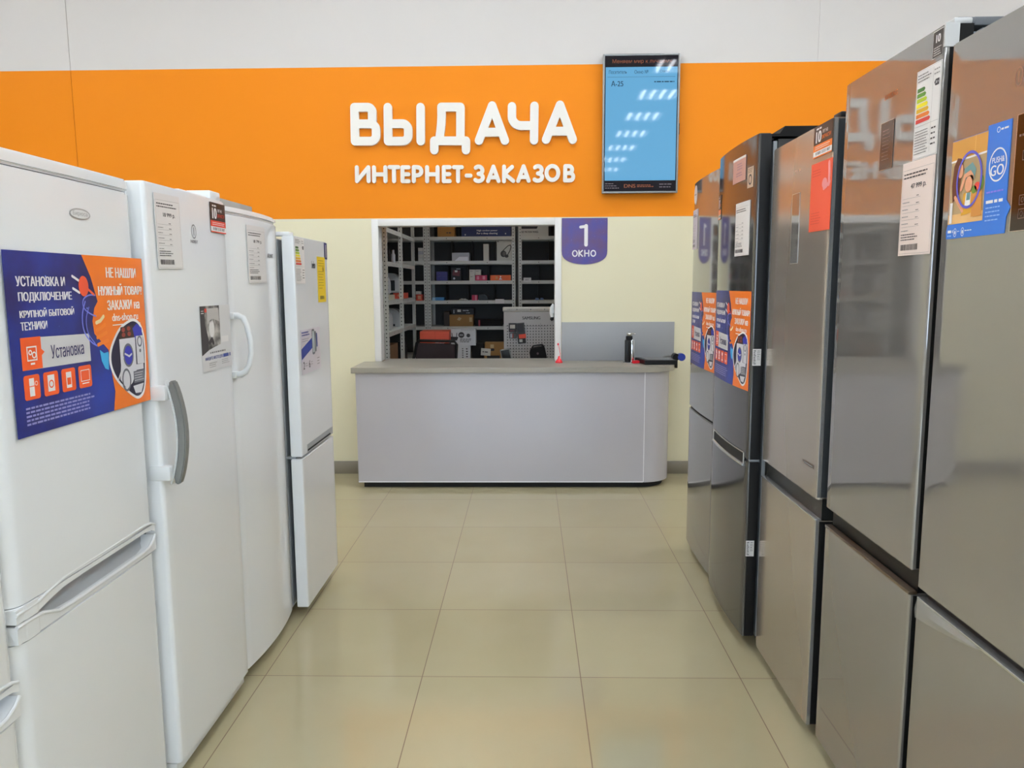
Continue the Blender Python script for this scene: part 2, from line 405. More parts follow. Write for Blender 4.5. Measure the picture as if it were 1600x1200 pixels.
WORD2 = [
    [[(105, 485), (105, 573)], [(178, 485), (178, 573)], [(105, 573), (178, 485)]],
    [[(213, 485), (213, 573)], [(285, 485), (285, 573)], [(213, 530), (285, 530)]],
    [[(311, 484), (367, 484)], [(339, 484), (339, 573)]],
    [[(393, 485), (393, 573)], [(393, 485), (432, 485)], [(393, 529), (430, 529)], [(393, 573), (432, 573)]],
    [[(464, 484), (464, 573)], [(464, 484)] + arc(486, 510, 26, 26, 270, 450) + [(464, 536)]],
    [[(548, 484), (548, 573)], [(614, 484), (614, 573)], [(548, 529), (614, 529)]],
    [[(653, 484), (653, 573)], [(653, 484), (690, 484)], [(653, 528), (688, 528)], [(653, 572), (690, 572)]],
    [[(717, 484), (767, 484)], [(743, 484), (743, 572)]],
    [[(797, 537), (821, 537)]],
    Ze(874, 480, 572, 24),
    A_(965, 480, 571, 33, 548, 20),
    [[(1032, 480), (1032, 572)], [(1082, 482), (1034, 526)], [(1034, 526), (1090, 570)]],
    A_(1154, 478, 570, 33, 546, 20),
    Ze(1246, 477, 569, 24),
    [arc(1335, 520, 37, 44, 90, 450, 28)],
    [[(1415, 477), (1415, 567)], [(1415, 477)] + arc(1438, 499, 20, 22, 270, 450) + [(1415, 521)], [(1415, 521)] + arc(1444, 544, 22, 23, 270, 450) + [(1415, 567)]]]
def wall_word(name, label, word, stroke, depth):
    root = empty(name, (-.48, YW, SX(780, 330 if stroke > .05 else 580)[1]))
    tag(root, label, 'sign')
    for glyph in word:
        bm = bmesh.new(); j = 0
        for st in glyph:
            p = [SX(*q) for q in st]
            if len(st) == 29:                                     # the closed letter O
                a = arc(0, 0, 1, 1, 0, 360, 28); c = Vector(SX(1335, 520)); rx, rz = .044, .0507
                for i in range(28):
                    o = [(c.x + (rx + d) * u, c.y + (rz + d) * v) for d, (u, v) in ((stroke / 2, a[i]), (stroke / 2, a[i + 1]), (-stroke / 2, a[i + 1]), (-stroke / 2, a[i]))]
                    lo = [bm.verts.new((q[0], YW - depth, q[1])) for q in o]; hi = [bm.verts.new((q[0], YW - .0005, q[1])) for q in o]
                    fs = [bm.faces.new(lo), bm.faces.new((lo[0], hi[0], hi[1], lo[1])), bm.faces.new((lo[2], hi[2], hi[3], lo[3]))]
                bmesh.ops.remove_doubles(bm, verts=bm.verts[:], dist=1e-5); bmesh.ops.recalc_face_normals(bm, faces=bm.faces[:])
                continue
            prism(bm, outline(p, stroke), YW - depth - .0003 * j, YW - .0005, 'y'); j += 1
        o = link('letter', bm, letter_m, root, False); o.location = -root.location
wall_word('wall_sign', 'large white raised rounded letters ВЫДАЧА on the orange wall', WORD1, .0625, .03)
wall_word('wall_sign', 'smaller white raised lettering ИНТЕРНЕТ-ЗАКАЗОВ under the big word', WORD2, .0295, .02)

# window number badge
shp = [(0, .345), (0, .1)] + [(.172 - .172 * math.cos(t), .1 - .1 * math.sin(t) ** .75) for t in [PI * i / 20 for i in range(1, 20)]] + [(.344, .1), (.344, .345)]
f = Flat(.344, .345, .004, badge_m, shape=shp)
f.stroke([(.142, .278), (.172, .282), (.178, .282)], .022, white_ink, 2); f.stroke([(.183, .287), (.183, .146)], .027, white_ink, 3)
f.ring(.099, .082, .0215, .0255, .0085, white_ink, 2)
for st in ([(.130, .104), (.130, .061)], [(.156, .104), (.133, .084)], [(.133, .084), (.157, .061)], [(.174, .104), (.174, .061)], [(.204, .104), (.204, .061)], [(.174, .083), (.204, .083)]):
    f.stroke(st, .009, white_ink, 2)
f.ring(.238, .082, .0215, .0255, .0085, white_ink, 2)
tag(f.mesh('window_number_sign', loc=(.252, YW - .0045, 1.624)), 'violet starry shield sign with white 1 beside the hatch', 'sign')

# ------------------------------------------------------------------ queue display
tv = tag(empty('queue_display', (.545, YW, 2.142)), 'upright wall monitor with light blue queue screen', 'monitor')
TWID, THGT = .56, .988
bm = bmesh.new()
for a in ((0, .014, 0, THGT), (TWID - .014, TWID, 0, THGT), (.014, TWID - .014, 0, .014), (.014, TWID - .014, THGT - .014, THGT)): box(bm, a[0], a[1], -.062, -.035, a[2], a[3], bev=.003)
link('bezel', bm, M('bezel_silver', (132, 134, 134), .35, .5), tv)
link('rear_case', B(.004, TWID - .004, -.035, -.01, .004, THGT - .004, bev=.004), black, tv)
link('wall_mount', B(.15, .41, -.0095, -.001, .3, .7), blackm, tv)
link('side_button', B(TWID, TWID + .006, -.05, -.035, .42, .5, bev=.002), black, tv)
def lit(name, rgb, e):
    m = M(name, rgb, .03, 0, .22, emit=e); n, l, b = nodes(m); b.inputs['Base Color'].default_value = (.01, .01, .012, 1); return m
scr = lit('screen_blue', (112, 188, 236), .75); scr_k = lit('screen_black', (22, 18, 26), .6)
scr_o = lit('screen_orange', (196, 120, 84), .5); scr_t = lit('screen_text', (34, 78, 110), .5); scr_g = lit('screen_grey', (170, 160, 170), .4)
f = Flat(TWID - .028, THGT - .028, .004, scr_k); W, H = f.w, f.h
f.rect(.006, .078, W - .006, H - .078, scr, 1)
f.text('Меняем мир к лучшему', .055, H - .058, W - .045, H - .024, scr_o, 2)
f.text('Посетитель', .03, H - .125, .16, H - .1, scr_t, 3); f.text('Окно №', .215, H - .125, .315, H - .1, scr_t, 3); f.text('Статус', .40, H - .122, .47, H - .1, scr_t, 3)
f.rect(.02, H - .148, W - .02, H - .1465, scr_t, 3)
f.text('А-25', .047, H - .212, .135, H - .174, scr_t, 3, .012); f.lines(.36, H - .19, .505, H - .175, 1, scr_t, 3, .5, 0)
f.text('DNS', .15, .026, .235, .052, scr_o, 3, .02); f.lines(.245, .028, .37, .05, 2, scr_o, 3, .5)
f.lines(.01, .016, .13, .064, 3, scr_g, 3, .35, .6); f.lines(.41, .02, .52, .06, 2, scr_g, 3, .35, .5)
f.mesh('screen', tv, (.014, -.058, .014))

# ------------------------------------------------------------------ counter
ct = tag(empty('service_counter', (-.1, 5.41, 0)), 'grey laminate service counter with rounded end under the hatch', 'counter')
def counter_shape(x0, x1, y0, y1, r): return [(x0, y0)] + arc(x1 - r, y0 + r, r, r, -90, 0, 14) + [(x1, y1), (x0, y1)]
def rel(o): o.location = -ct.location; return o
bm = bmesh.new(); prism(bm, counter_shape(-1.247, 1.035, 5.412, 5.855, .21), .045, .85)
rel(link('front_panel', bm, counter_m, ct))
bm = bmesh.new(); prism(bm, counter_shape(-1.275, 1.072, 5.388, 5.846, .235), .85, .889)
box(bm, -1.135, .196, 5.84, 6.08, .85, .889)
es = [e for e in bm.edges if e.calc_face_angle(0) > .9 and all(v.co.y < 5.83 for v in e.verts)]
bmesh.ops.bevel(bm, geom=es, offset=.004, segments=2, affect='EDGES')
rel(link('countertop', bm, top_m, ct))
bm = bmesh.new(); prism(bm, counter_shape(-1.215, 1.0, 5.45, 5.84, .19), .001, .045); rel(link('plinth', bm, dark, ct))
rel(link('edge_strip', B(.826, .832, 5.4095, 5.4125, .05, .85), edge_w, ct))
rel(link('bottom_strip', B(-1.247, .826, 5.4095, 5.4125, .045, .052), edge_w, ct))
tag(link('splash_panel', B(.2525, 1.113, YW - .012, YW - .0005, .8895, 1.187, bev=.001), panel_g), 'grey panel on the cream wall behind the counter end', 'panel')

# things on the counter
p = tag(empty('counter_pen', (.228, 5.72, .889)), 'red and white pen standing in a red holder on the counter', 'pen stand')
bm = bmesh.new(); lathe(bm, [(.028, 0), (.028, .006), (.02, .018), (.009, .034), (.007, .05)], n=16); link('holder', bm, M('pen_red', (222, 40, 52), .3), p)
bm = bmesh.new(); tube(bm, [(0, 0, .045), (-.003, 0, .09), (-.006, 0, .132)], [.0045, .005, .005], 10); link('barrel', bm, white_pl, p)
bm = bmesh.new(); tube(bm, [(-.006, 0, .132), (-.007, 0, .142), (-.007, 0, .148)], [.006, .0065, .003], 10); link('cap', bm, M('pen_red', (222, 40, 52), .3), p)
bm = bmesh.new(); tube(bm, [(.004, -.006, .04), (.008, -.008, .07), (.002, -.008, .1), (-.004, -.007, .13)], .0018, 6); link('cord', bm, M('pen_red', (222, 40, 52), .3), p)
s = tag(empty('power_bank_stand', (.753, 5.72, .889)), 'black and chrome upright pump dispenser on the counter', 'dispenser')
s.name = 'pump_dispenser'
bm = bmesh.new(); lathe(bm, [(.044, 0), (.044, .004), (.038, .007)], n=24); link('base', bm, chrome, s)
bm = bmesh.new(); box(bm, -.031, .01, -.024, .024, .006, .172, bev=.008); link('body', bm, black, s)
bm = bmesh.new(); box(bm, .011, .036, -.02, .02, .006, .172, bev=.006); link('side_column', bm, chrome, s)
bm = bmesh.new(); lathe(bm, [(.024, .17), (.026, .174), (.026, .196), (.023, .2)], n=20); link('collar', bm, black, s)
bm = bmesh.new(); lathe(bm, [(.017, .198), (.018, .205), (.022, .216), (.018, .222)], n=20); tube(bm, [(.0, 0, .217), (.03, -.01, .218), (.044, -.014, .214)], .004, 8); link('pump_head', bm, chrome, s)
d = tag(empty('desk_device', (.96, 5.62, .889)), 'flat black tray device on the rounded counter end', 'device'); d.name = 'tray_device'
bm = bmesh.new(); prism(bm, [(-.115, -.085), (.118, -.085), (.108, .16), (-.155, .16)], .003, .033); bmesh.ops.bevel(bm, geom=bm.edges[:], offset=.003, segments=2, affect='EDGES'); link('tray', bm, black, d)
bm = bmesh.new(); prism(bm, [(-.09, -.062), (.098, -.062), (.088, .14), (-.128, .14)], .0335, .036); link('mat', bm, M('tray_mat', (104, 106, 108), .35), d)
bm = bmesh.new(); tube(bm, [(.06, .15, .036), (.1, .1, .048), (.13, .02, .045)], .006, 8); link('arm', bm, M('arm_grey', (150, 150, 145), .35, .5), d)
bm = bmesh.new(); tube(bm, [(.124, -.02, .05), (.124, .05, .05)], .026, 14); box(bm, .1145, .134, -.03, .02, -.03, .03, bev=.004); link('bracket', bm, black, d)
bm = bmesh.new(); tube(bm, [(.163, -.025, .05), (.163, .03, .05)], .028, 16); link('knob', bm, M('knob_blue', (44, 62, 150), .3), d)
bm = bmesh.new(); prism(bm, [(-.03, -.028), (.03, -.02), (.025, .03), (-.02, .03)], 0, .02); bmesh.ops.bevel(bm, geom=bm.edges[:], offset=.004, segments=2, affect='EDGES')
tag(link('stapler', bm, M('pen_red', (222, 40, 52), .3), loc=(.793, 5.665, .8895), rotz=.2), 'small red object lying against the black tray on the counter', 'stationery').name = 'red_clip'

# ------------------------------------------------------------------ refrigerators
def door_bm(x0, x1, z0, z1, th, bulge=0., rc=.012, bev=.004, n=18):
    """door slab: front at y = 0 in its middle, back at y = th, corners rounded by rc"""
    xc, hw = (x0 + x1) / 2, (x1 - x0) / 2; fr = []
    for i in range(n + 1):
        x = x0 + rc + (x1 - x0 - 2 * rc) * i / n; fr.append((x, bulge * ((x - xc) / hw) ** 2))
    e = bulge
    pts = fr + arc(x1 - rc, e + rc, rc, rc, -75, 0, 4) + [(x1, th), (x0, th)] + arc(x0 + rc, e + rc, rc, rc, 180, 255, 4)
    bm = bmesh.new(); prism(bm, pts, z0, z1)
    es = [ed for ed in bm.edges if abs(ed.verts[0].co.z - ed.verts[1].co.z) < 1e-6]
    bmesh.ops.bevel(bm, geom=es, offset=bev, segments=2, affect='EDGES')
    return bm
def fridge(label, side, X, ya, yb, H, body_m, dz=.08, depth=.64, body_top=0., inset=.004):
    w_ = yb - ya
    root = empty('refrigerator', (X, (ya + yb) / 2, 0), RL if side == 'L' else RR)
    tag(root, label, 'refrigerator', 'white refrigerators along the aisle' if side == 'L' else 'steel refrigerators along the aisle')
    h = w_ / 2
    link('body', B(-h + inset, h - inset, dz, depth, .03, H - .008 + body_top, bev=.004), body_m, root)
    link('plinth', B(-h + .012, h - .012, dz + .03, depth - .02, 0, .03), dark, root)
    link('door_gasket', B(-h + .012, h - .012, dz - .014, dz, .06, H - .015), gasket_m, root)
    return root, h
def ltxt(root, t, x0, z0, x1, z1, mat, y=-.0004, bold=.0, name='logo'):
    f = Flat(.1, .1, 0, mat); f.text(t, x0, z0, x1, z1, mat, 1, bold); return f.mesh(name, root, (0, y, 0))

def scoop_fridge(label, X, ya, yb, H, zs):
    """white two-door model with a moulded scoop handle between the doors"""
    r, h = fridge(label, 'L', X, ya, yb, H, white_cool)
    link('door', door_bm(-h, h, zs + .012, H - .034, .06, .004, .03, .006), white_en, r)
    link('door', door_bm(-h, h, .05, zs - .058, .06, .004, .03, .006), white_en, r)
    link('top_trim', door_bm(-h - .001, h + .001, H - .032, H, .075, .004, .03, .006), white_en, r)
    hb = empty('scoop_handle'); hb.parent = r
    x0, x1 = -h + .002, h - .002
    for a, b in ((zs - .062, zs - .0235), (zs - .0165, zs + .016)):
        link('end_cap', door_bm(-h, -h + .1, a, b, .05, .004, .03, .001), white_en, hb)
    rim = [(x0, zs - .022), (x0 + .05, zs - .023), (x0 + .085, zs - .026), (x0 + .115, zs - .036), (x0 + .14, zs - .045), (x0 + .2, zs - .048), (x1 - .08, zs - .048), (x1 - .04, zs - .044), (x1 - .015, zs - .032), (x1, zs - .018)]
    up = [(x0, zs - .016), (x0 + .07, zs - .015), (x0 + .11, zs - .006), (x0 + .16, zs + .002), (x0 + .24, zs + .004), (x1 - .05, zs + .004), (x1 - .02, zs), (x1, zs - .008)]
    bm = bmesh.new(); prism(bm, rim + [(x1, zs - .06), (x0, zs - .06)], .002, .05, 'y'); link('lower_lip', bm, white_en, hb)
    bm = bmesh.new(); prism(bm, up[::-1] + [(x0, zs + .014), (x1, zs + .014)], .002, .05, 'y'); link('upper_lip', bm, white_en, hb)
    bm = bmesh.new(); tube(bm, [(a, .003, b) for a, b in rim], .0045, 8); tube(bm, [(a, .003, b + .02) for a, b in up], .004, 8); link('rim', bm, white_pl, hb)
    bm = bmesh.new(); P = [(.05, zs + .012), (.046, zs - .005), (.044, zs - .02), (.034, zs - .036), (.012, zs - .052)]
    a = [bm.verts.new((x0 + .004, *p)) for p in P]; b = [bm.verts.new((x1 - .004, *p)) for p in P]
    for i in range(len(P) - 1): bm.faces.new((a[i], b[i], b[i + 1], a[i + 1]))
    bmesh.ops.solidify(bm, geom=bm.faces[:], thickness=.002); link('pocket', bm, white_en, hb)
    return r, h
r, h = scoop_fridge('white two-door refrigerator cut off by the frame before the poster one', -1.05, .86, 1.455, 1.72, .655)
r, h = scoop_fridge('white two-door refrigerator carrying the blue and orange poster', -1.05, 1.462, 2.05, 1.752, .8)
f = Flat(.09, .03, 0, white_pl); f.poly(arc(0, 0, .042, .013, 0, 360, 24)[:-1], M('badge_silver', (176, 180, 182), .3, .4), 1); f.poly(arc(0, 0, .038, .010, 0, 360, 24)[:-1], white_pl, 2); f.text('Бирюса', -.029, -.006, .029, .006, M('badge_silver', (176, 180, 182), .3, .4), 3)
f.mesh('logo', r, (.04, -.001, 1.642))

# single-door freezer with the grey bow handle
r, h = fridge('tall white single-door freezer with grey bow handle', 'L', -1.028, 2.07, 2.618, 1.756, white_cool)
link('door', door_bm(-h, h, .07, 1.756, .062, .003, .012, .004), white_en, r)
link('kick_panel', B(-h + .006, h - .006, .02, .06, .03, .066, bev=.003), white_pl, r)
link('top_plate', B(.0, h - .004, .03, .3, 1.7565, 1.768, bev=.004), white_pl, r)
link('hinge_cap', B(.19, h - .003, .014, .1, 1.7565, 1.786, bev=.006), white_pl, r)
f = Flat(.1, .1, 0, ink); f.ring(0, .03, .017, .021, .0022, M('logo_grey', (70, 74, 80), .4), 1); f.rect(-.0014, .018, .0014, .042, M('logo_grey', (70, 74, 80), .4), 1); f.text('INDESIT', -.026, -.005, .026, .004, M('logo_grey', (70, 74, 80), .4), 1, .01)
f.mesh('logo', r, (.012, -.001, 1.61))
hd = empty('bow_handle'); hd.parent = r
arcp = [(-h + .016 + .004, -.040 - .026 * math.sin(PI * i / 14) ** .8, .918 + .294 * i / 14) for i in range(15)]
bm = bmesh.new(); n_ = 14
def blade(bm, pts, wd, th):
    a = []
    for i, (x, y, z) in enumerate(pts):
        k = wd * (1 if 0 < i < len(pts) - 1 else .55)
        a.append([bm.verts.new(q) for q in ((x - th / 2, y, z), (x + th / 2, y, z), (x + th / 2, y + k, z), (x - th / 2, y + k, z))])
    for p, q in zip(a, a[1:]):
        for i in range(4): bm.faces.new((p[i], p[(i + 1) % 4], q[(i + 1) % 4], q[i]))
    bm.faces.new(a[0][::-1]); bm.faces.new(a[-1]); bmesh.ops.recalc_face_normals(bm, faces=bm.faces[:])
    bmesh.ops.bevel(bm, geom=[e for e in bm.edges if e.calc_face_angle(0) > .9], offset=.003, segments=2, affect='EDGES')
blade(bm, arcp, .022, .026); link('bar', bm, grey_pl, hd)
bm = bmesh.new(); blade(bm, [(x, y + .023, z) for x, y, z in arcp], .005, .027); link('bar_back', bm, white_pl, hd)
for z in (.93, 1.158):
    link('mount', B(-h - .006, -h + .022, -.022, .04, z, z + .042, bev=.005), white_pl, hd)

# bow-fronted single-door refrigerator with white loop handle
r, h = fridge('white single-door refrigerator with curved front and white loop handle', 'L', -1.028, 2.652, 3.215, 1.752, white_cool, dz=.09)
link('door', door_bm(-h, h, .05, 1.722, .075, .024, .02, .004), white_en, r)
link('top_trim', door_bm(-h, h, 1.724, 1.75, .085, .024, .02, .008), white_en, r)
link('top_board', B(-h + .03, h - .002, .122, .55, 1.7445, 1.8, bev=.002), M('top_board_grey', (150, 152, 146), .5), r)
ltxt(r, 'ATLANT', .085, 1.584, .152, 1.6, M('logo_dark', (34, 38, 50), .4), .0005, .04)
hd = empty('loop_handle'); hd.parent = r; hx = -h + .018
def fr(y, z): return (hx, y, z)
bm = bmesh.new(); tube(bm, [fr(.03, 1.368), fr(-.004, 1.37), fr(-.022, 1.362), fr(-.034, 1.335), fr(-.044, 1.28), fr(-.045, 1.24), fr(-.036, 1.195), fr(-.022, 1.172), fr(-.006, 1.162), fr(.03, 1.16)], [.012, .0115, .011, .010, .0095, .0095, .010, .011, .0115, .012], 12); link('bar', bm, white_pl, hd)
for z in (1.357, 1.149): link('mount', B(hx - .016, hx + .016, .006, .035, z, z + .024, bev=.005), white_pl, hd)

# far two-door refrigerator
r, h = fridge('white two-door refrigerator with yellow label, farthest in its row', 'L', -.985, 3.222, 3.75, 1.682, white_cool, dz=.085)
link('door', door_bm(-h, h, .735, 1.682, .05, 0, .006, .003), white_en, r)
link('door', door_bm(-h, h, .05, .725, .05, 0, .006, .003), white_en, r)
hd = empty('grip_handle'); hd.parent = r
bm = bmesh.new(); prism(bm, [(-h + .075, .742), (h - .02, .742), (h - .02, .775), (-h + .075, .775)], -.0012, .0, 'y'); link('grip_plate', bm, M('grip_grey', (168, 172, 174), .35), hd)
bm = bmesh.new(); prism(bm, [(-h + .08, .744), (h - .06, .744), (h - .06, .752), (-h + .08, .752)], -.002, -.0012, 'y'); link('grip_slot', bm, dark, hd)
link('hinge_cap', B(-h + .01, -h + .07, .02, .12, 1.6825, 1.7, bev=.004), white_pl, r)
link('hinge', B(-h + .004, -h + .04, .03, .09, .725, .735), gasket_m, r)
ltxt(r, 'beko', -h + .255, 1.552, -h + .315, 1.585, M('logo_dark', (34, 38, 50), .4), -.0004, .03)

# steel row --------------------------------------------------------------
r, h = fridge('near steel refrigerator with black control panel', 'R', .905, 1.115, 1.722, 1.985, side_grey)
link('door', door_bm(-h, h, .768, 1.975, .06, 0, .006, .003), inox, r)
link('door', door_bm(-h, h, .05, .745, .06, 0, .006, .003), inox, r)
link('grip_channel', B(-h + .006, h - .006, .02, .075, .74, .77), black, r)
link('door_edge_trim', B(-h + .004, h - .004, -.001, .02, .741, .747, bev=.001), edge_s, r)
f = Flat(.06, .21, .002, M('panel_glass', (40, 22, 18), .08)); yy = M('panel_mark', (118, 92, 82), .4)
f.frame(-.0015, -.0015, .0615, .2115, .0015, edge_s, 1)
f.lines(.008, .168, .05, .176, 1, yy, 2, .5, 0)
for z, t in ((.135, 1), (.055, 0), (.03, 0)): f.frame(.022, z - .009, .04, z + .009, .0012, yy, 2); f.ring(.031, z, .004, .005, .0012, yy, 2, 12)
f.mesh('control_panel', r, (1.4185 - 1.474, -.0022, 1.567))
f = Flat(.1, .1, 0, edge_s); lg_ = M('logo_steel', (150, 122, 108), .3, .4); f.ring(0, 0, .012, .018, .0025, lg_, 1); f.rect(-.0014, -.01, .0014, .01, lg_, 1); f.text('INDESIT', .02, -.009, .085, .009, lg_, 1, .01)
f.mesh('logo', r, (1.4185 - 1.484, -.0002, 1.848))

r, h = fridge('steel refrigerator with energy label and price sheet on its door', 'R', .905, 1.756, 2.275, 2.03, side_grey)
link('door', door_bm(-h, h, .795, 2.03, .06, 0, .006, .003), inox, r)
link('door', door_bm(-h, h, .05, .737, .06, 0, .006, .003), inox, r)
link('grip_channel', B(-h + .004, h - .004, .022, .075, .735, .797), black, r)
bm = bmesh.new(); box(bm, h, h + .0015, .012, .06, .8, 1.98); box(bm, h, h + .0015, .0305, .06, 1.98, 2.0285); box(bm, h, h + .0015, .01, .06, .055, .732); link('door_side', bm, blackm, r)  # black strips put the gap's shade onto the door side
link('door_edge_trim', B(-h + .002, h - .002, -.001, .02, .734, .742, bev=.001), M('bronze_edge', (120, 104, 88), .3, .7), r)
bm = bmesh.new(); box(bm, h - .004, h + .002, -.0005, .03, 1.981, 2.0305); box(bm, h - .05, h - .004, .02, .06, 2.0305, 2.043, bev=.003); link('corner_cap', bm, M('cap_pale', (196, 196, 194), .4), r)
bm = bmesh.new(); box(bm, h - .06, h - .01, .03, .07, 2.0305, 2.046, bev=.003); box(bm, h - .1, h - .02, .07, .2, 2.0305, 2.05, bev=.004); link('hinge_cover', bm, side_grey, r)
f = Flat(.068, .116, .0015, M('display_glass', (76, 56, 46), .12)); f.frame(-.001, -.001, .069, .117, .001, edge_s, 1); f.lines(.012, .02, .056, .1, 9, M('panel_print', (150, 120, 110), .4), 2, .2)
f.mesh('display', r, (2.0155 - 2.036, -.002, 1.758))
ltxt(r, 'SAMSUNG', 2.0155 - 2.03, 1.93, 2.0155 - 1.96, 1.943, M('logo_reflected_orange', (170, 92, 40), .3, .3), -.0004, .02)  # orange reflection put into the logo colour

r, h = fridge('beige steel refrigerator with red leaflet on its door', 'R', .895, 2.328, 2.885, 1.955, side_grey)
link('door', door_bm(-h, h, .802, 1.955, .055, 0, .012, .003), inox_warm, r)
link('door', door_bm(-h, h, .05, .738, .055, 0, .012, .003), inox_warm, r)
link('grip_channel', B(-h + .003, h - .003, .02, .07, .733, .806), M('grip_dark', (44, 46, 45), .3, .3), r)
bm = bmesh.new(); box(bm, h - .004, h + .001, .002, .012, .81, 1.953); box(bm, h - .004, h + .001, .002, .012, .052, .736); link('side_trim', bm, edge_s, r)
bm = bmesh.new(); box(bm, h, h + .0015, .013, .055, .81, 1.95, 0); box(bm, h, h + .0015, .013, .055, .055, .732, 1); link('door_side', bm, [M('cheek_grey', (66, 70, 74), .3, .3), blackm], r)  # shade of the gap put into the side colours, black on the lower door
link('door_edge_trim', B(-h + .002, h - .002, -.001, .02, .735, .74, bev=.001), edge_s, r)
link('hinge_cover', B(h - .06, h - .004, .02, .12, 1.9555, 1.972, bev=.004), black, r)
f = Flat(.072, .232, .001, inox); f.frame(0, 0, .072, .232, .0015, M('display_line', (190, 178, 164), .3), 1); f.mesh('display', r, (2.6065 - 2.657, -.0012, 1.538))
f = Flat(.1, .1, 0, edge_s); f.lines(2.6065 - 2.65, 1.836, 2.6065 - 2.585, 1.85, 1, edge_s, 1, .6, 0); f.mesh('logo', r, (0, -.0002, 0))
f = Flat(.094, .012, .001, M('name_plate', (104, 88, 76), .3, .5)); f.lines(.01, .003, .084, .009, 1, edge_s, 2, .6, 0); f.mesh('badge', r, (2.6065 - 2.453, -.0012, .892))

# graphite fridge with curved front and pocket handle
GY0, GY1 = 2.928, 3.505; gc = (GY0 + GY1) / 2
r, h = fridge('graphite refrigerator with black sides and pocket handle', 'R', .84, GY0, GY1, 2.012, black, dz=.085)
link('door', door_bm(-h, h, .79, 2.024, .06, .014, .006, .003), inox_dark, r)
link('door', door_bm(-h, h, .065, .782, .06, .014, .006, .003), inox_dark, r)
bm = bmesh.new()
for s_ in (-1, 1):
    for z0, z1 in ((.792, 2.02), (.068, .78)): box(bm, min(s_ * h, s_ * (h + .0015)), max(s_ * h, s_ * (h + .0015)), .0215, .06, z0, z1)
link('door_side', bm, black, r)
link('door_seam', B(-h + .004, h - .004, .02, .06, .781, .791), edge_s, r)
pk = empty('pocket_handle'); pk.parent = r
x0, x1 = gc - 3.455, gc - 2.97
def yb(x): return .014 * (x / h) ** 2
N = 12; xs = [x0 + (x1 - x0) * i / N for i in range(N + 1)]
bm = bmesh.new()
for a, b in zip(xs, xs[1:]):
    q = [bm.verts.new(p) for p in ((a, yb(a) - .001, .765), (b, yb(b) - .001, .765), (b, yb(b) - .001, .808), (a, yb(a) - .001, .808))]; bm.faces.new(q)
bmesh.ops.remove_doubles(bm, verts=bm.verts[:], dist=1e-6); bmesh.ops.solidify(bm, geom=bm.faces[:], thickness=.001); link('pocket', bm, dark, pk)
bm = bmesh.new()
tube(bm, [(x, yb(x) - .002, .762) for x in xs], .0065, 8); tube(bm, [(x, yb(x) - .001, .811) for x in xs], .0035, 6)
for x in (x0, x1): tube(bm, [(x, yb(x) - .001, .763), (x, yb(x) - .001, .811)], .003, 6)
link('frame', bm, edge_s, pk)
bm = bmesh.new(); box(bm, h - .055, h - .006, .05, .14, 2.0125, 2.022); prism(bm, [(.085, 2.0125), (.42, 2.0125), (.42, 2.05), (.11, 2.05)], -h + .05, h - .008, 'x'); link('hinge_cover', bm, blackm, r)
f = Flat(.1, .1, 0, edge_s); f.ell(0, 0, .011, .013, edge_s, 1); f.text('LG', .015, -.009, .042, .009, edge_s, 1, .02); f.mesh('logo', r, (gc - 3.03, .0105, 1.972))

r, h = fridge('dark steel refrigerator with round sticker, farthest in its row', 'R', .885, 3.64, 4.222, 2.008, side_grey)
link('door', door_bm(-h, h, .805, 2.008, .06, .01, .012, .004), inox_far, r)
link('door', door_bm(-h, h, .03, .795, .06, .01, .012, .004), inox_far, r)
link('door_seam', B(-h + .004, h - .004, .02, .06, .79, .81), dark, r)
link('display', B(3.931 - 3.80, 3.931 - 3.70, .006, .0085, 1.888, 1.894), edge_s, r)

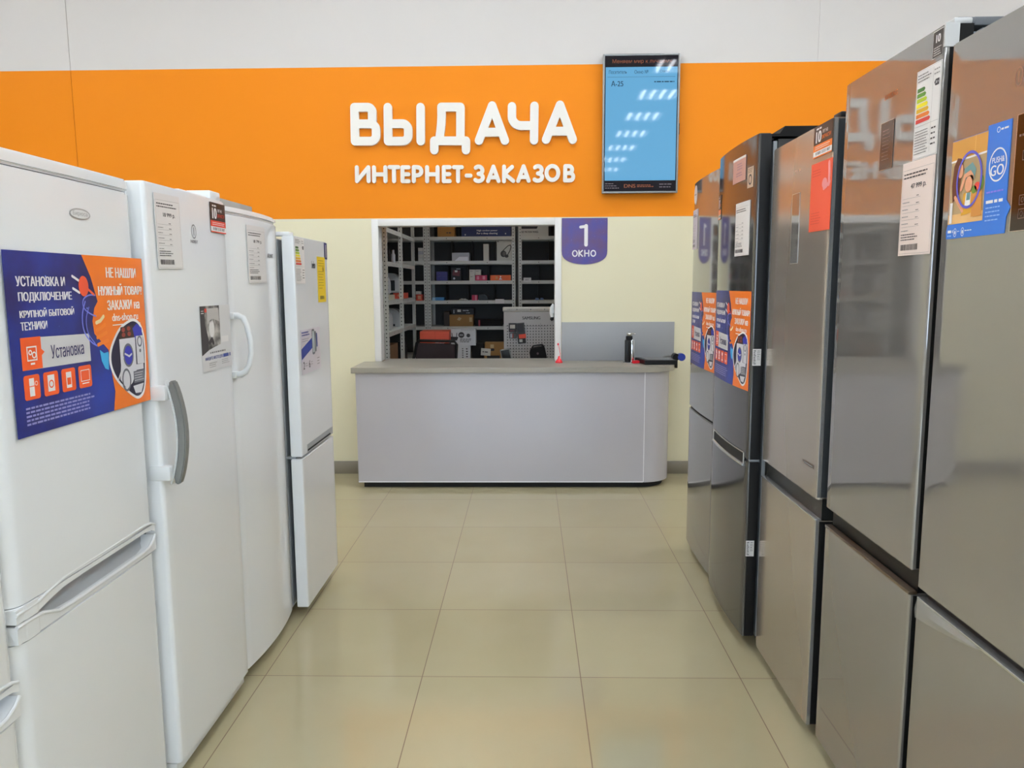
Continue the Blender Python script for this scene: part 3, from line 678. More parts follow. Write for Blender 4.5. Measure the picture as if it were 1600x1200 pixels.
# ------------------------------------------------------------------ posters and stickers
def poster_flat():
    f = Flat(.55, .385, .0012, pblue)
    bd = [(.271, .385), (.303, .333), (.325, .275), (.309, .26), (.297, .229), (.301, .198), (.357, .155), (.368, .081), (.375, .048), (.363, 0)]
    f.poly(bd + [(.55, 0), (.55, .385)], por, 1)
    T = f.text
    T('УСТАНОВКА И', .032, .312, .2, .333, white_ink, 2, .038); T('ПОДКЛЮЧЕНИЕ', .036, .278, .222, .3, white_ink, 2, .038)
    T('КРУПНОЙ БЫТОВОЙ', .036, .247, .226, .266, white_ink, 2, .038); T('ТЕХНИКИ', .036, .221, .124, .238, white_ink, 2, .038)
    f.poly([(.03, .138), (.278, .135), (.278, .2), (.03, .206)], pgrey, 2); f.poly([(.03, .138), (.096, .138), (.096, .165), (.106, .172), (.096, .179), (.096, .206), (.03, .206)], pbtn, 3)
    f.frame(.047, .156, .08, .187, .003, white_ink, 4); f.rect(.057, .148, .071, .152, white_ink, 4)
    for cx, cz, rr in ((.058, .174, .006), (.07, .168, .0075)): f.ring(cx, cz, rr, rr, .003, white_ink, 5, 10)
    T('Установка', .128, .154, .252, .184, navy, 4, .012)
    for i in range(4):
        x = .03 + .0645 * i; f.rrect(x, .075, x + .052, .127, .006, pbtn, 2)
        if i == 0: f.rect(x + .017, .082, x + .033, .102, white_ink, 3).rect(x + .017, .104, x + .033, .12, white_ink, 3).ring(x + .04, .108, .005, .005, .0015, white_ink, 3, 10)
        if i == 1: f.rect(x + .014, .084, x + .038, .12, white_ink, 3).ring(x + .026, .1, .009, .009, .003, pbtn, 4, 14)
        if i == 2: f.rect(x + .016, .083, x + .036, .119, white_ink, 3).rect(x + .019, .09, x + .033, .106, pbtn, 4)
        if i == 3: f.frame(x + .008, .09, x + .044, .117, .0018, white_ink, 3).rect(x + .012, .084, x + .04, .0865, white_ink, 3)
    f.lines(.03, .02, .285, .062, 5, M('print_lilac', (150, 150, 205), .5), 2, .5, .2)
    T('НЕ НАШЛИ', .37, .333, .515, .358, white_ink, 2, .038); T('НУЖНЫЙ ТОВАР?', .33, .289, .541, .318, white_ink, 2, .038)
    T('ЗАКАЖИ на', .366, .252, .524, .277, white_ink, 2, .038); T('dns-shop.ru', .384, .218, .512, .243, white_ink, 2, .022); f.rect(.384, .213, .512, .2155, white_ink, 2); f.rect(.513, .206, .521, .215, white_ink, 2)
    # plug, cable and sock-like hand
    for dz in (0, .028): f.stroke([(.228, .335 - dz), (.252, .325 - dz)], .006, white_ink, 3)
    f.ell(.27, .312, .02, .024, M('plug_red', (232, 84, 50), .4), 4); f.stroke([(.285, .306), (.31, .292)], .006, M('plug_red', (232, 84, 50), .4), 4)
    cb = M('cable_glow', (120, 130, 225), .4)
    def so(p, k=3):
        for _ in range(k): p = [p[0]] + [q for a, b in zip(p, p[1:]) for q in ((a[0] * .75 + b[0] * .25, a[1] * .75 + b[1] * .25), (a[0] * .25 + b[0] * .75, a[1] * .25 + b[1] * .75))] + [p[-1]]
        return p
    f.stroke(so([(.315, .29), (.29, .292), (.262, .282), (.262, .26), (.29, .246), (.312, .24)]), .0035, cb, 3); f.stroke(so([(.272, .276), (.254, .245), (.256, .205), (.285, .178), (.31, .168)]), .004, cb, 3); f.stroke(so([(.285, .262), (.268, .235), (.272, .2), (.3, .175)]), .003, cb, 4)
    sk = M('glove_orange', (240, 128, 40), .4)
    for k in range(4): f.stroke([(.312, .224 - .018 * k), (.33, .228 - .018 * k), (.345 + .004 * k, .238 - .02 * k)], .009, sk if k else M('glove_cream', (240, 220, 170), .4), 3)
    f.poly([(.318, .158), (.335, .148), (.356, .15), (.352, .105), (.336, .11), (.323, .13)], M('glove_cyan', (60, 170, 225), .4), 3)
    # appliance picture in the pebble
    def sm(p, k=3):
        for _ in range(k): p = [q for i in range(len(p)) for q in ((p[i][0] * .75 + p[(i + 1) % len(p)][0] * .25, p[i][1] * .75 + p[(i + 1) % len(p)][1] * .25), (p[i][0] * .25 + p[(i + 1) % len(p)][0] * .75, p[i][1] * .25 + p[(i + 1) % len(p)][1] * .75))]
        return p
    o = [(.348, .14), (.40, .2), (.44, .219), (.495, .231), (.536, .2), (.541, .13), (.528, .03), (.49, .008), (.45, .025), (.372, .078)]
    c = (.46, .125); f.poly(sm(o), white_ink, 3); f.poly(sm([(c[0] + (x - c[0]) * .91, c[1] + (z - c[1]) * .93) for x, z in o]), M('picture_navy', (26, 24, 56), .4), 4)
    f.poly([(.475, .2), (.5, .213), (.524, .2), (.526, .172), (.48, .172)], M('picture_blue', (50, 54, 170), .4), 5)
    lg = M('picture_white', (216, 216, 222), .4); md = M('picture_grey', (110, 112, 122), .4)
    f.poly([(.418, .207), (.474, .21), (.483, .178), (.41, .177)], brown_ink, 6)
    for a, b in ((.43, .2), (.457, .202), (.43, .187), (.458, .188)): f.ell(a, b, .009, .006, M('picture_hob', (150, 60, 50), .4), 7, 12)
    f.poly([(.408, .177), (.486, .177), (.484, .09), (.46, .06), (.43, .045), (.4, .075), (.408, .11)], lg, 6); f.ell(.447, .133, .026, .031, md, 7); f.ell(.447, .133, .02, .025, M('picture_blue', (50, 54, 170), .4), 8); f.stroke([(.43, .138), (.45, .13), (.462, .135)], .005, lg, 9)
    f.poly([(.49, .18), (.527, .18), (.526, .105), (.49, .106)], lg, 7); f.ring(.508, .165, .013, .015, .005, md, 8); f.ell(.508, .14, .005, .005, md, 8, 10)
    f.rect(.47, .09, .52, .105, lg, 8); f.rect(.466, .057, .522, .088, md, 8); f.lines(.47, .06, .518, .086, 4, lg, 9, .25); f.poly([(.46, .05), (.515, .052), (.5, .028), (.47, .03)], lg, 8); f.ring(.43, .07, .022, .03, .006, md, 8); f.stroke([(.39, .075), (.41, .1), (.42, .13)], .005, lg, 9)
    return f
def poster(label, X, side, y, z, bend=None):
    f = poster_flat()
    if bend: f.bend(*bend)
    o = f.mesh('poster', None, (X, y, z), RL if side == 'L' else RR)
    return tag(o, label, 'poster', 'blue and orange service posters')
poster('blue and orange service poster on the white two-door refrigerator', -1.0465, 'L', 1.512, 1.163)
poster('blue and orange service poster on the graphite refrigerator', .84 - .0022, 'R', 3.494, 1.058, (.014, 3.494 - gc, .2885))
poster('blue and orange service poster on the farthest steel refrigerator', .885 - .0022, 'R', 4.202, 1.045, (.010, 4.202 - 3.931, .291))

def price(w_, h_, p, mat, dense=True):
    f = Flat(w_, h_, .0015, mat); f.frame(.004, .004, w_ - .004, h_ - .018, .0006, ink_l, 1)
    f.lines(.01, h_ - .04, w_ - .01, h_ - .024, 2, ink, 2, .4, .3)
    if p: f.text(p, w_ * .3, h_ - .066, w_ * .78, h_ - .052, ink, 2, .03)
    for i in range(5):
        z = h_ - .085 - i * (h_ - .135) / 5; f.rect(.01, z, w_ * .62, z + .0006, ink_l, 2); f.lines(.01, z - .011, w_ * .3, z - .006, 1, ink_l, 2); f.lines(w_ * .5, z + .002, w_ * .6, z + .006, 1, ink, 2)
    f.lines(.01, .034, w_ * .6, .052, 3, ink, 2, .4); f.bars(.012, .012, w_ * .62, .026, ink, 2)
    return f
tag(price(.152, .208, '18 999 р.', paper_grey).mesh('price_tag', None, (-1.0255, 2.116, 1.522), RL, -.02), 'price sheet in a clear sleeve on the bow-handled freezer', 'price tag')
tag(price(.18, .212, '18 799 р.', paper_grey).bend(.022, 2.9335 - 2.81, .28).mesh('price_tag', None, (-1.0245, 2.81, 1.484), RL, -.01), 'creased price sheet in a sleeve on the curved white refrigerator', 'price tag')
tag(price(.148, .218, '47 999 р.', M('paper_pink', (232, 216, 208), .5)).mesh('price_tag', None, (.9025, 1.906, 1.537), RR), 'white price sheet with 47 999 below the energy label', 'price tag')
tag(price(.17, .208, '', paper).bend(.014, 3.16 - gc, .2885).mesh('price_tag', None, (.84 - .0025, 3.16, 1.582), RR), 'tall white price sheet on the graphite refrigerator', 'price tag')
tag(price(.14, .207, '', M('paper_lilac', (206, 200, 210), .5)).bend(.01, 4.224 - 3.931, .291).mesh('price_tag', None, (.885 - .0025, 4.224, 1.656), RR), 'narrow price sheet under the round sticker on the far steel refrigerator', 'price tag')

def ten(w_, h_, red=red):
    f = Flat(w_, h_, .0008, brown_ink)
    f.text('10', w_ * .12, h_ * .46, w_ * .42, h_ * .82, white_ink, 2, .04); f.lines(w_ * .14, h_ * .86, w_ * .42, h_ * .93, 1, white_ink, 2, .8, 0)
    f.text('лет на', w_ * .47, h_ * .7, w_ * .75, h_ * .8, white_ink, 2); f.text('ЗАПЧАСТИ', w_ * .45, h_ * .52, w_ * .92, h_ * .64, red, 2, .02)
    f.rect(0, h_ * .2, w_, h_ * .4, red, 1); f.lines(w_ * .1, h_ * .24, w_ * .9, h_ * .36, 2, white_ink, 2, .35)
    f.rect(0, 0, w_, h_ * .2, white_ink, 1); f.text('8 800 3333 887', w_ * .14, h_ * .08, w_ * .92, h_ * .17, ink, 2, .02); f.rect(0, 0, w_, h_ * .04, red, 2)
    return f
tag(ten(.122, .096).mesh('sticker', None, (-1.0262, 2.485, 1.648), RL), 'brown and red 10 years sticker on the tall white freezer', 'sticker')
tag(ten(.148, .095, por).mesh('sticker', None, (.8936, 2.48, 1.858), RR), 'brown and orange 10 years sticker above the red leaflet', 'sticker')
f = ten(.062, .105, por); tag(f.bend(.014, 3.497 - gc, .2885, 6).mesh('sticker', None, (.84 - .002, 3.497, 1.755), RR), 'narrow orange and white sticker on the far edge of the graphite door', 'sticker')
f = Flat(.044, .058, .0008, M('sticker_charcoal', (58, 56, 54), .4)); f.frame(0, 0, .044, .058, .001, paper_grey, 1); f.text('10', .013, .032, .032, .049, white_ink, 2, .03); f.lines(.006, .004, .038, .024, 4, paper_grey, 2, .35)
tag(f.mesh('sticker', None, (.904, 1.803, 1.966), RR), 'small charcoal 10 sticker at the top of the steel door', 'sticker')
f = Flat(.09, .09, .0008, M('sticker_pale', (214, 206, 206), .4), shape=arc(.035, .05, .035, .05, 0, 360, 28)[:-1]); f.lines(.012, .045, .058, .058, 1, ink_l, 2)
tag(f.mesh('sticker', None, (.8888, 4.195, 1.89), RR), 'round pale sticker at the top of the far steel refrigerator', 'sticker')
# leaflets
f = Flat(.168, .208, .001, redor); f.lines(.014, .165, .09, .19, 3, M('leaflet_dark_red', (205, 66, 44), .5), 2, .3); f.lines(.014, .02, .1, .06, 5, M('leaflet_dark_red', (205, 66, 44), .5), 2, .3)
pk2 = M('leaflet_pink', (236, 150, 150), .5); f.ell(.115, .14, .02, .016, pk2, 2); f.stroke([(.145, .195), (.15, .165), (.148, .135)], .016, pk2, 2); f.stroke([(.11, .125), (.13, .13), (.155, .14)], .012, pk2, 3)
tag(f.mesh('leaflet', None, (.893, 2.49, 1.633), RR, .01), 'orange-red leaflet stuck to the beige steel refrigerator', 'leaflet')
# energy labels
EN = [(60, 110, 50), (96, 150, 50), (176, 196, 40), (240, 226, 40), (224, 178, 44), (222, 120, 44), (208, 62, 56)]
def energy(w_, h_, start=0):
    f = Flat(w_, h_, .0008, paper); f.frame(.002, .002, w_ - .002, h_ - .002, .0006, ink_l, 1); f.rect(w_ * .68, h_ * .05, w_ * .68 + .0006, h_ * .97, ink_l, 1)
    f.lines(w_ * .06, h_ * .86, w_ * .6, h_ * .96, 3, ink, 2, .3); f.lines(w_ * .72, h_ * .86, w_ * .95, h_ * .95, 2, ink_l, 2, .3)
    for i, c in enumerate(EN):
        z = h_ * (.8 - .058 * i); x1 = w_ * (.34 + .045 * i); m = M('energy_%d' % i, c, .5)
        f.poly([(w_ * .06, z - h_ * .045), (x1, z - h_ * .045), (x1 + w_ * .05, z - h_ * .022), (x1, z), (w_ * .06, z)], m, 2)
    f.poly([(w_ * .74, h_ * .79), (w_ * .79, h_ * .82), (w_ * .93, h_ * .82), (w_ * .93, h_ * .75), (w_ * .79, h_ * .75)], ink, 2); f.text('A+', w_ * .79, h_ * .768, w_ * .91, h_ * .805, white_ink, 3)
    f.rect(w_ * .03, h_ * .37, w_ * .97, h_ * .373, ink_l, 2); f.lines(w_ * .06, h_ * .05, w_ * .62, h_ * .33, 9, ink, 2, .25); f.lines(w_ * .72, h_ * .1, w_ * .93, h_ * .33, 4, ink, 2, .3)
    return f
tag(energy(.108, .2).mesh('energy_label', None, (.904, 1.866, 1.756), RR), 'white energy label with coloured arrows on the steel refrigerator', 'label')
tag(energy(.138, .197).mesh('energy_label', None, (-.983, 3.228, 1.482), RL), 'energy label with coloured arrows on the farthest white refrigerator', 'label')
f = Flat(.062, .077, .0008, M('sticker_beige', (196, 170, 146), .4)); f.ring(.031, .03, .018, .02, .006, ink, 2, 20); f.lines(.006, .055, .056, .073, 3, ink, 2, .35)
tag(f.bend(.014, 3.029 - gc, .2885, 4).mesh('energy_label', None, (.84 - .002, 3.029, 1.836), RR), 'small beige label with dark ring on the graphite refrigerator', 'label')
f = Flat(.165, .095, .0012, M('tag_rose', (196, 150, 140), .35)); f.lines(.06, .045, .13, .075, 3, M('tag_lilac', (150, 120, 140), .4), 2, .4); f.lines(.05, .02, .14, .04, 2, M('tag_lilac', (150, 120, 140), .4), 2, .4); f.rect(0, .086, .165, .095, paper, 2)
tag(f.bend(.014, 3.217 - gc, .2885, 6).mesh('info_card', None, (.84 - .0025, 3.217, 1.873), RR), 'pink card in a clear sleeve on the graphite refrigerator', 'card')
# yellow and violet labels, phone poster on the far white refrigerator
f = Flat(.135, .212, .001, yellow); yl = M('yellow_print', (150, 124, 20), .5); f.lines(.015, .165, .12, .2, 3, yl, 2, .25); f.lines(.015, .06, .12, .15, 7, yl, 2, .2, .6); f.ell(.095, .155, .012, .012, yl, 3, 12); f.bars(.03, .014, .1, .03, ink, 2)
tag(f.mesh('energy_label', None, (-.983, 3.565, 1.396), RL), 'tall yellow label on the farthest white refrigerator', 'label')
f = Flat(.048, .078, .001, navy); f.stroke([(.024, .012), (.024, .066)], .008, white_ink, 2)
tag(f.mesh('sticker', None, (-.983, 3.699, 1.6), RL), 'dark violet sticker in the corner above the yellow label', 'sticker')
f = Flat(.3, .195, .001, M('flyer_grey', (206, 200, 208), .45)); bl = M('flyer_blue', (40, 62, 150), .4)
f.poly([(0, .065), (.175, .108), (.175, .155), (0, .112)], bl, 1); f.rrect(.165, .075, .21, .19, .012, M('phone_grey', (120, 124, 128), .3), 2); f.rrect(.171, .085, .204, .182, .006, M('phone_light', (180, 190, 192), .3), 3); f.rrect(.212, .085, .235, .18, .006, M('phone_grey', (120, 124, 128), .3), 2); f.rrect(.237, .105, .252, .17, .005, bl, 2)
f.lines(.012, .165, .14, .188, 2, bl, 2, .45); f.lines(.012, .14, .12, .158, 2, ink_l, 2, .25); f.text('2', .02, .022, .042, .055, ink, 2, .02); f.text('6', .105, .022, .127, .055, ink, 2, .02); f.lines(.05, .03, .09, .05, 2, ink_l, 2, .25); f.lines(.135, .03, .175, .05, 2, ink_l, 2, .25); f.lines(.24, .02, .28, .06, 3, ink_l, 2, .3)
tag(f.mesh('flyer', None, (-.9825, 3.262, 1.088), RL), 'flyer with a phone and blue band on the farthest white refrigerator', 'flyer')
# black-and-white photo flyer on the freezer
f = Flat(.24, .208, .001, M('flyer_pale', (214, 214, 214), .4)); ph = noise_tint(M('photo_grey', (120, 118, 116), .4), (40, 38, 36), (190, 186, 180), 22, 3)
f.poly([(0, .208), (.15, .208), (.15, .08), (.1, .074), (.05, .066), (0, .052)], ph, 1); f.poly([(0, .208), (.03, .208), (.034, .15), (.055, .1), (.05, .066), (0, .052)], ink, 2)
f.ell(.083, .135, .02, .03, paper, 2); f.poly([(.05, .2), (.14, .2), (.145, .155), (.1, .165), (.055, .15)], M('photo_light', (190, 186, 182), .4), 2); f.stroke([(.06, .09), (.08, .1), (.09, .088)], .014, ink, 3); f.rect(.005, .178, .032, .2, M('photo_dark', (44, 40, 40), .4), 3); f.lines(.007, .182, .03, .196, 2, white_ink, 4, .35); f.rect(.034, .188, .05, .2, red, 3)
f.lines(.06, .052, .19, .062, 1, ink_l, 2, .5); f.text('НАЙДИТЕ МЕСТО ДЛЯ', .022, .033, .16, .048, M('flyer_blue2', (66, 80, 150), .4), 2, .02); f.lines(.164, .031, .225, .05, 1, M('flyer_blue2', (66, 80, 150), .4), 2, .6, 0); f.lines(.05, .008, .115, .027, 3, ink_l, 2, .25); f.lines(.15, .012, .215, .03, 3, ink_l, 2, .25); f.rect(.155, .085, .215, .105, paper, 2)
tag(f.mesh('flyer', None, (-1.0258, 2.362, 1.203), RL), 'pale flyer with a grey photo beside the loop handle', 'flyer')
# barcode stickers on the graphite fridge's side
def barcode(z, lab):
    f = Flat(.032, .064, .0006, paper); f.lines(.003, .004, .013, .06, 9, ink, 2, .5); f.lines(.017, .02, .029, .06, 6, ink, 2, .3)
    tag(f.mesh('barcode_sticker', None, (.8575, GY0 - .0022, z), 0), lab, 'sticker')
barcode(1.16, 'white barcode sticker beside the poster on the black fridge side')
barcode(.4, 'lower white barcode sticker on the black fridge side near the floor')

# blue kitchen leaflet with the arrow edge on the near steel fridge (picture of a parent and child cooking)
UY = 1.697
def u(y): return UY - y
shp = [(0, 0), (u(1.492), .004), (u(1.490), .032), (u(1.479), .047), (u(1.493), .062), (u(1.493), .21), (u(1.567), .212), (u(1.567), .203), (u(1.692), .203), (u(1.692), .03), (u(1.697), .016)]
shp = [(x, z) for x, z in shp]
bluep = M('leaflet_blue', (46, 118, 212), .35)
f = Flat(.22, .212, .001, bluep, shape=[(0.002, 0), (u(1.492), 0), (u(1.490), .03), (u(1.479), .047), (u(1.493), .062), (u(1.493), .211), (u(1.567), .212), (u(1.567), .203), (u(1.692), .203), (u(1.692), .03), (0.0, .016)])
wood = M('pic_wood', (206, 150, 72), .45); f.rect(.006, .03, .132, .202, M('pic_wall', (176, 150, 110), .45), 1); f.poly([(.006, .16), (.006, .202), (.132, .202), (.132, .164)], wood, 2); f.rect(.09, .165, .0915, .202, M('pic_wood_light', (226, 180, 110), .45), 3); f.poly([(.006, .158), (.132, .161), (.132, .165), (.006, .162)], white_ink, 3)
f.rect(.006, .03, .132, .05, M('pic_table', (226, 180, 120), .45), 2)
hair = M('pic_hair', (104, 56, 34), .5); skin = M('pic_skin', (226, 160, 124), .5)
f.poly([(.018, .15), (.03, .166), (.045, .163), (.056, .14), (.046, .12), (.044, .09), (.02, .075), (.014, .11)], hair, 4); f.ell(.044, .138, .010, .015, skin, 5, 16)
f.poly([(.058, .14), (.085, .15), (.1, .135), (.095, .115), (.06, .118)], M('pic_teal', (110, 150, 150), .5), 4); f.stroke([(.05, .1), (.062, .125), (.08, .13), (.09, .12)], .009, skin, 6)
f.ell(.077, .107, .013, .016, skin, 7, 16); f.ell(.08, .117, .013, .008, M('pic_child_hair', (150, 96, 50), .5), 6, 14); f.poly([(.055, .045), (.06, .09), (.09, .093), (.1, .05)], M('pic_yellow', (216, 160, 50), .5), 5); f.poly([(.066, .06), (.07, .09), (.088, .09), (.086, .06)], white_ink, 6); f.poly([(.072, .075), (.073, .09), (.085, .09), (.085, .075)], M('pic_teal', (110, 150, 150), .5), 7)
f.poly([(.092, .04), (.09, .085), (.126, .09), (.128, .04)], M('pic_bag', (206, 140, 66), .5), 6); f.ell(.108, .1, .01, .008, red, 7, 12); f.ell(.098, .094, .009, .008, M('pic_green', (110, 140, 60), .5), 7, 12); f.ell(.124, .105, .006, .014, M('pic_green', (110, 140, 60), .5), 6, 12)
f.rect(.012, .032, .022, .075, white_ink, 5); f.stroke([(.03, .085), (.045, .07), (.06, .055)], .008, skin, 7)
f.ring(.078, .116, .046, .058, .0055, M('ring_violet', (92, 92, 196), .4), 9)
rx = u(1.527); f.ring(rx, .132, .0285, .032, .003, white_ink, 2); f.text('PUSH&', rx - .019, .136, rx + .02, .147, white_ink, 2, .01); f.text('GO', rx - .023, .112, rx + .02, .132, white_ink, 2, .02)
f.ring(u(1.532), .198, .0055, .0055, .0014, white_ink, 2, 14); f.lines(u(1.524), .195, u(1.5), .2, 1, white_ink, 2, .7, 0); f.lines(u(1.558), .078, u(1.504), .086, 1, M('print_violet2', (140, 120, 220), .4), 2, .4, 0)
f.lines(u(1.557), .059, u(1.503), .068, 1, white_ink, 2, .65, 0); f.lines(u(1.557), .024, u(1.503), .056, 4, M('print_pale_blue', (150, 190, 240), .4), 2, .3, .2)
f.lines(.008, .011, .028, .019, 1, white_ink, 2, .7, 0); f.lines(.008, .003, .024, .009, 1, M('print_pale_blue', (150, 190, 240), .4), 2, .5)
for x in (.036, .064): f.ring(x, .012, .006, .009, .0013, white_ink, 2, 16); f.ell(x, .012, .0025, .004, white_ink, 2, 10)
f.lines(.072, .012, .1, .016, 1, white_ink, 2, .5); f.lines(.045, .012, .054, .016, 1, white_ink, 2, .5)
tag(f.mesh('leaflet', None, (.9036, UY, 1.565), RR), 'blue leaflet with cooking photo and PUSH&GO oval on the near steel refrigerator', 'leaflet')

# loose protective film peeling off the near steel door
film = M('clear_film', (220, 220, 216), .12, 0, .6, alpha=.32)
bm = bmesh.new(); N = 16; ra, rb, rcx = [], [], []
for i in range(N + 1):
    t = i / N; y = 1.715 - t * .25; dpt = .005 + .042 * (1 - t ** 1.2)
    ra.append(bm.verts.new((.9035, y, .744))); rb.append(bm.verts.new((.8985 - .003 * math.sin(PI * t), y, .744 - dpt * .5))); rcx.append(bm.verts.new((.9005, y, .744 - dpt)))
for a, b in ((ra, rb), (rb, rcx)):
    for i in range(N): bm.faces.new((a[i], a[i + 1], b[i + 1], b[i]))
bmesh.ops.solidify(bm, geom=bm.faces[:], thickness=.0003)
tag(link('protective_film', bm, film), 'clear protective film peeling below the seam of the near steel refrigerator', 'film')

# ------------------------------------------------------------------ back room: racks
def post(bm, x, y, sx, sy, H=2.45):
    """perforated angle post, flanges running to sx and sy"""
    a, t = .036, .003
    box(bm, min(x, x + sx * a), max(x, x + sx * a), min(y, y + sy * t), max(y, y + sy * t), 0, H, 0)
    box(bm, min(x, x + sx * t), max(x, x + sx * t), min(y + sy * t, y + sy * a), max(y + sy * t, y + sy * a), 0, H, 0)
    z = .86
    while z < 2.3:
        for k, (cx, cy) in enumerate(((x + sx * .02, y - sy * .0006), (x - sx * .0006, y + sy * .02))):
            r_ = .0055
            p = [((cx + r_ * math.cos(q), cy, z + r_ * 1.1 * math.sin(q)) if k == 0 else (cx, cy + r_ * math.cos(q), z + r_ * 1.1 * math.sin(q))) for q in [2 * PI * j / 6 for j in range(6)]]
            f_ = bm.faces.new([bm.verts.new(v) for v in p]); f_.material_index = 1
        z += .034
SHELF = [.36, .69, 1.010, 1.301, 1.522, 1.742, 2.009, 2.33]
hole = M('rack_hole', (26, 28, 28), .7)
def shelf_bm(w_, d, bolts):
    bm = bmesh.new(); box(bm, 0, w_, 0, d, -.004, 0, 0); box(bm, 0, w_, 0, .002, -.038, -.004, 0); box(bm, 0, w_, d - .002, d, -.038, -.004, 0)
    for x in bolts:
        p = [(x + .005 * math.cos(2 * PI * j / 8), -.0006, -.02 + .005 * math.sin(2 * PI * j / 8)) for j in range(8)]; f_ = bm.faces.new([bm.verts.new(v) for v in p]); f_.material_index = 1
    return bm
def rack(label, x0, x1, y0, d, divs):
    w_ = x1 - x0; r_ = tag(empty('shelving_rack', (x0, y0, 0)), label, 'shelving', 'grey metal racks in the back room')
    for x, y, sx, sy in ((0, -.002, 1, 1), (w_, -.002, -1, 1), (0, d + .002, 1, -1), (w_, d + .002, -1, -1)):
        bm = bmesh.new(); post(bm, x, y, sx, sy); link('post', bm, [rack_m, hole], r_, False)
    for z in SHELF: o = link('shelf', shelf_bm(w_ - .008, d, (w_ * .22, w_ * .68)), [rack_m, hole], r_, False); o.location = (.004, .002, z)
    link('back_panel', B(.004, w_ - .004, d + .003, d + .006, .1, 2.4), rack_back, r_, False)
    for k, xs_ in divs.items():
        for x in xs_: link('divider', B(x, x + .002, .06, d - .01, SHELF[k] + .0005, SHELF[k + 1] - .045), rack_back, r_, False)
    return r_
rack('grey rack in the back room corner beside the side rack', -2.15, -1.138, 8.6, .38, {})
rack('middle grey rack facing the hatch with boxes on it', -1.134, -.15, 8.6, .38, {3: (.2, .45, .75), 4: (.226, .45, .688), 5: (.27, .5, .765), 6: (.08, .354)})
rack('grey rack behind the perforated display panel', -.113, .9, 8.6, .38, {3: (.22,), 4: (.23,), 5: (.34,), 6: (.36,)})
# side rack, front to +x
sr = tag(empty('shelving_rack', (-1.2, 6.5, 0), PI / 2), 'grey rack along the side of the back room near the hatch', 'shelving', 'grey metal racks in the back room')
for x, sx in ((0, 1), (.79, 1), (1.6, -1)):
    for y, sy in ((-.002, 1), (.442, -1)): bm = bmesh.new(); post(bm, x, y, sx, sy); link('post', bm, [rack_m, hole], sr, False)
SS = [.36, .7, 1.07, 1.345, 1.677, 1.963, 2.3]
for z in SS: o = link('shelf', shelf_bm(1.592, .44, (.3, .5, 1.1, 1.3)), [rack_m, hole], sr, False); o.location = (.004, .002, z)
link('back_panel', B(.004, 1.596, .443, .446, .1, 2.4), rack_back, sr, False)

# boxes on the racks: origin at the front lower corner
def carton(name, label, cat, x, y, z, w_, d, h_, mat, group=None, deco=None, rot=0., side=None):
    f = Flat(w_, h_, d, mat, side=side)
    if deco: deco(f)
    return tag(f.mesh(name, None, (x, y, z + .0004), rot), label, cat, group)
kraft = M('kraft_card', (150, 112, 62), .7); kraft_d = M('kraft_dark', (126, 92, 58), .7); wcard = M('white_card', (200, 200, 192), .6); gcard = M('grey_card', (176, 180, 186), .5)
pink = M('pink_card', (196, 44, 84), .5); ocard = M('orange_card', (232, 104, 44), .5); rcard = M('red_card', (216, 78, 54), .5); bcard = M('blue_card', (62, 62, 128), .5); dbl = M('dark_blue_card', (24, 42, 92), .5); kcard = M('black_card', (24, 22, 24), .5); cyan = M('cyan_card', (78, 146, 200), .5)
YF = 8.625
carton('carton', 'amber cardboard carton on the top visible shelf', 'box', -1.015, YF, 2.009, .19, .2, .17, M('amber_card', (176, 122, 52), .6), 'boxes on the racks', lambda f: f.lines(.1, .03, .16, .055, 1, ink, 2))
carton('carton', 'dark blue long box with white print on the top visible shelf', 'box', -.745, YF, 2.009, .548, .2, .19, dbl, 'boxes on the racks', lambda f: (f.text('High suction power', .17, .053, .40, .075, white_ink, 2, .01), f.text('For a deep cleaning', .17, .02, .40, .045, white_ink, 2, .01), f.ell(.04, .02, .008, .008, gcard, 2, 10), f.ell(.49, .03, .008, .008, gcard, 2, 10)))
carton('carton', 'white box with a dark window on the top visible shelf', 'box', -.108, YF - .01, 2.009, .33, .25, .2, wcard, 'boxes on the racks', lambda f: (f.poly([(0.01, .08), (.2, .08), (.26, .2), (.01, .2)], kcard, 1), f.text('EASY MOTION WHEEL', .02, .035, .22, .058, ink, 2, .02)))
carton('laptop_box', 'low grey-white box on the shelf left of the tall white box', 'box', -.856, YF - .01, 1.742, .192, .2, .09, gcard, 'boxes on the racks', lambda f: f.poly([(.03, .0), (.18, .0), (.18, .045), (.08, .045)], M('box_gloss_white', (220, 226, 232), .3), 1))
carton('carton', 'slim tall white box standing beside the headphone box', 'box', -.504, YF, 1.742, .06, .12, .185, wcard, 'boxes on the racks')
def hp(f):
    g = M('headphone_print', (56, 54, 50), .5)
    f.ell(.075, .075, .033, .036, g, 2); f.ell(.084, .075, .018, .024, M('headphone_pad', (96, 92, 84), .5), 3); f.stroke([(.063, .1), (.09, .13), (.125, .162), (.152, .172), (.16, .15), (.148, .11), (.12, .06)], .009, g, 4); f.ell(.11, .05, .022, .018, g, 5); f.ell(.015, .21, .008, .006, g, 2, 10)
carton('headphone_box', 'pale box with a picture of black headphones', 'box', -.355, YF, 1.742, .166, .12, .226, M('pale_card', (190, 190, 180), .5), 'boxes on the racks', hp)
for k, z in enumerate((0, .052)): carton('carton', ('flat violet-blue box under its twin', 'flat violet-blue box on top of its twin')[k] + ' on the middle rack', 'box', -1.04, YF + .04, 1.522 + z, .122, .2, .05, bcard, 'boxes on the racks')
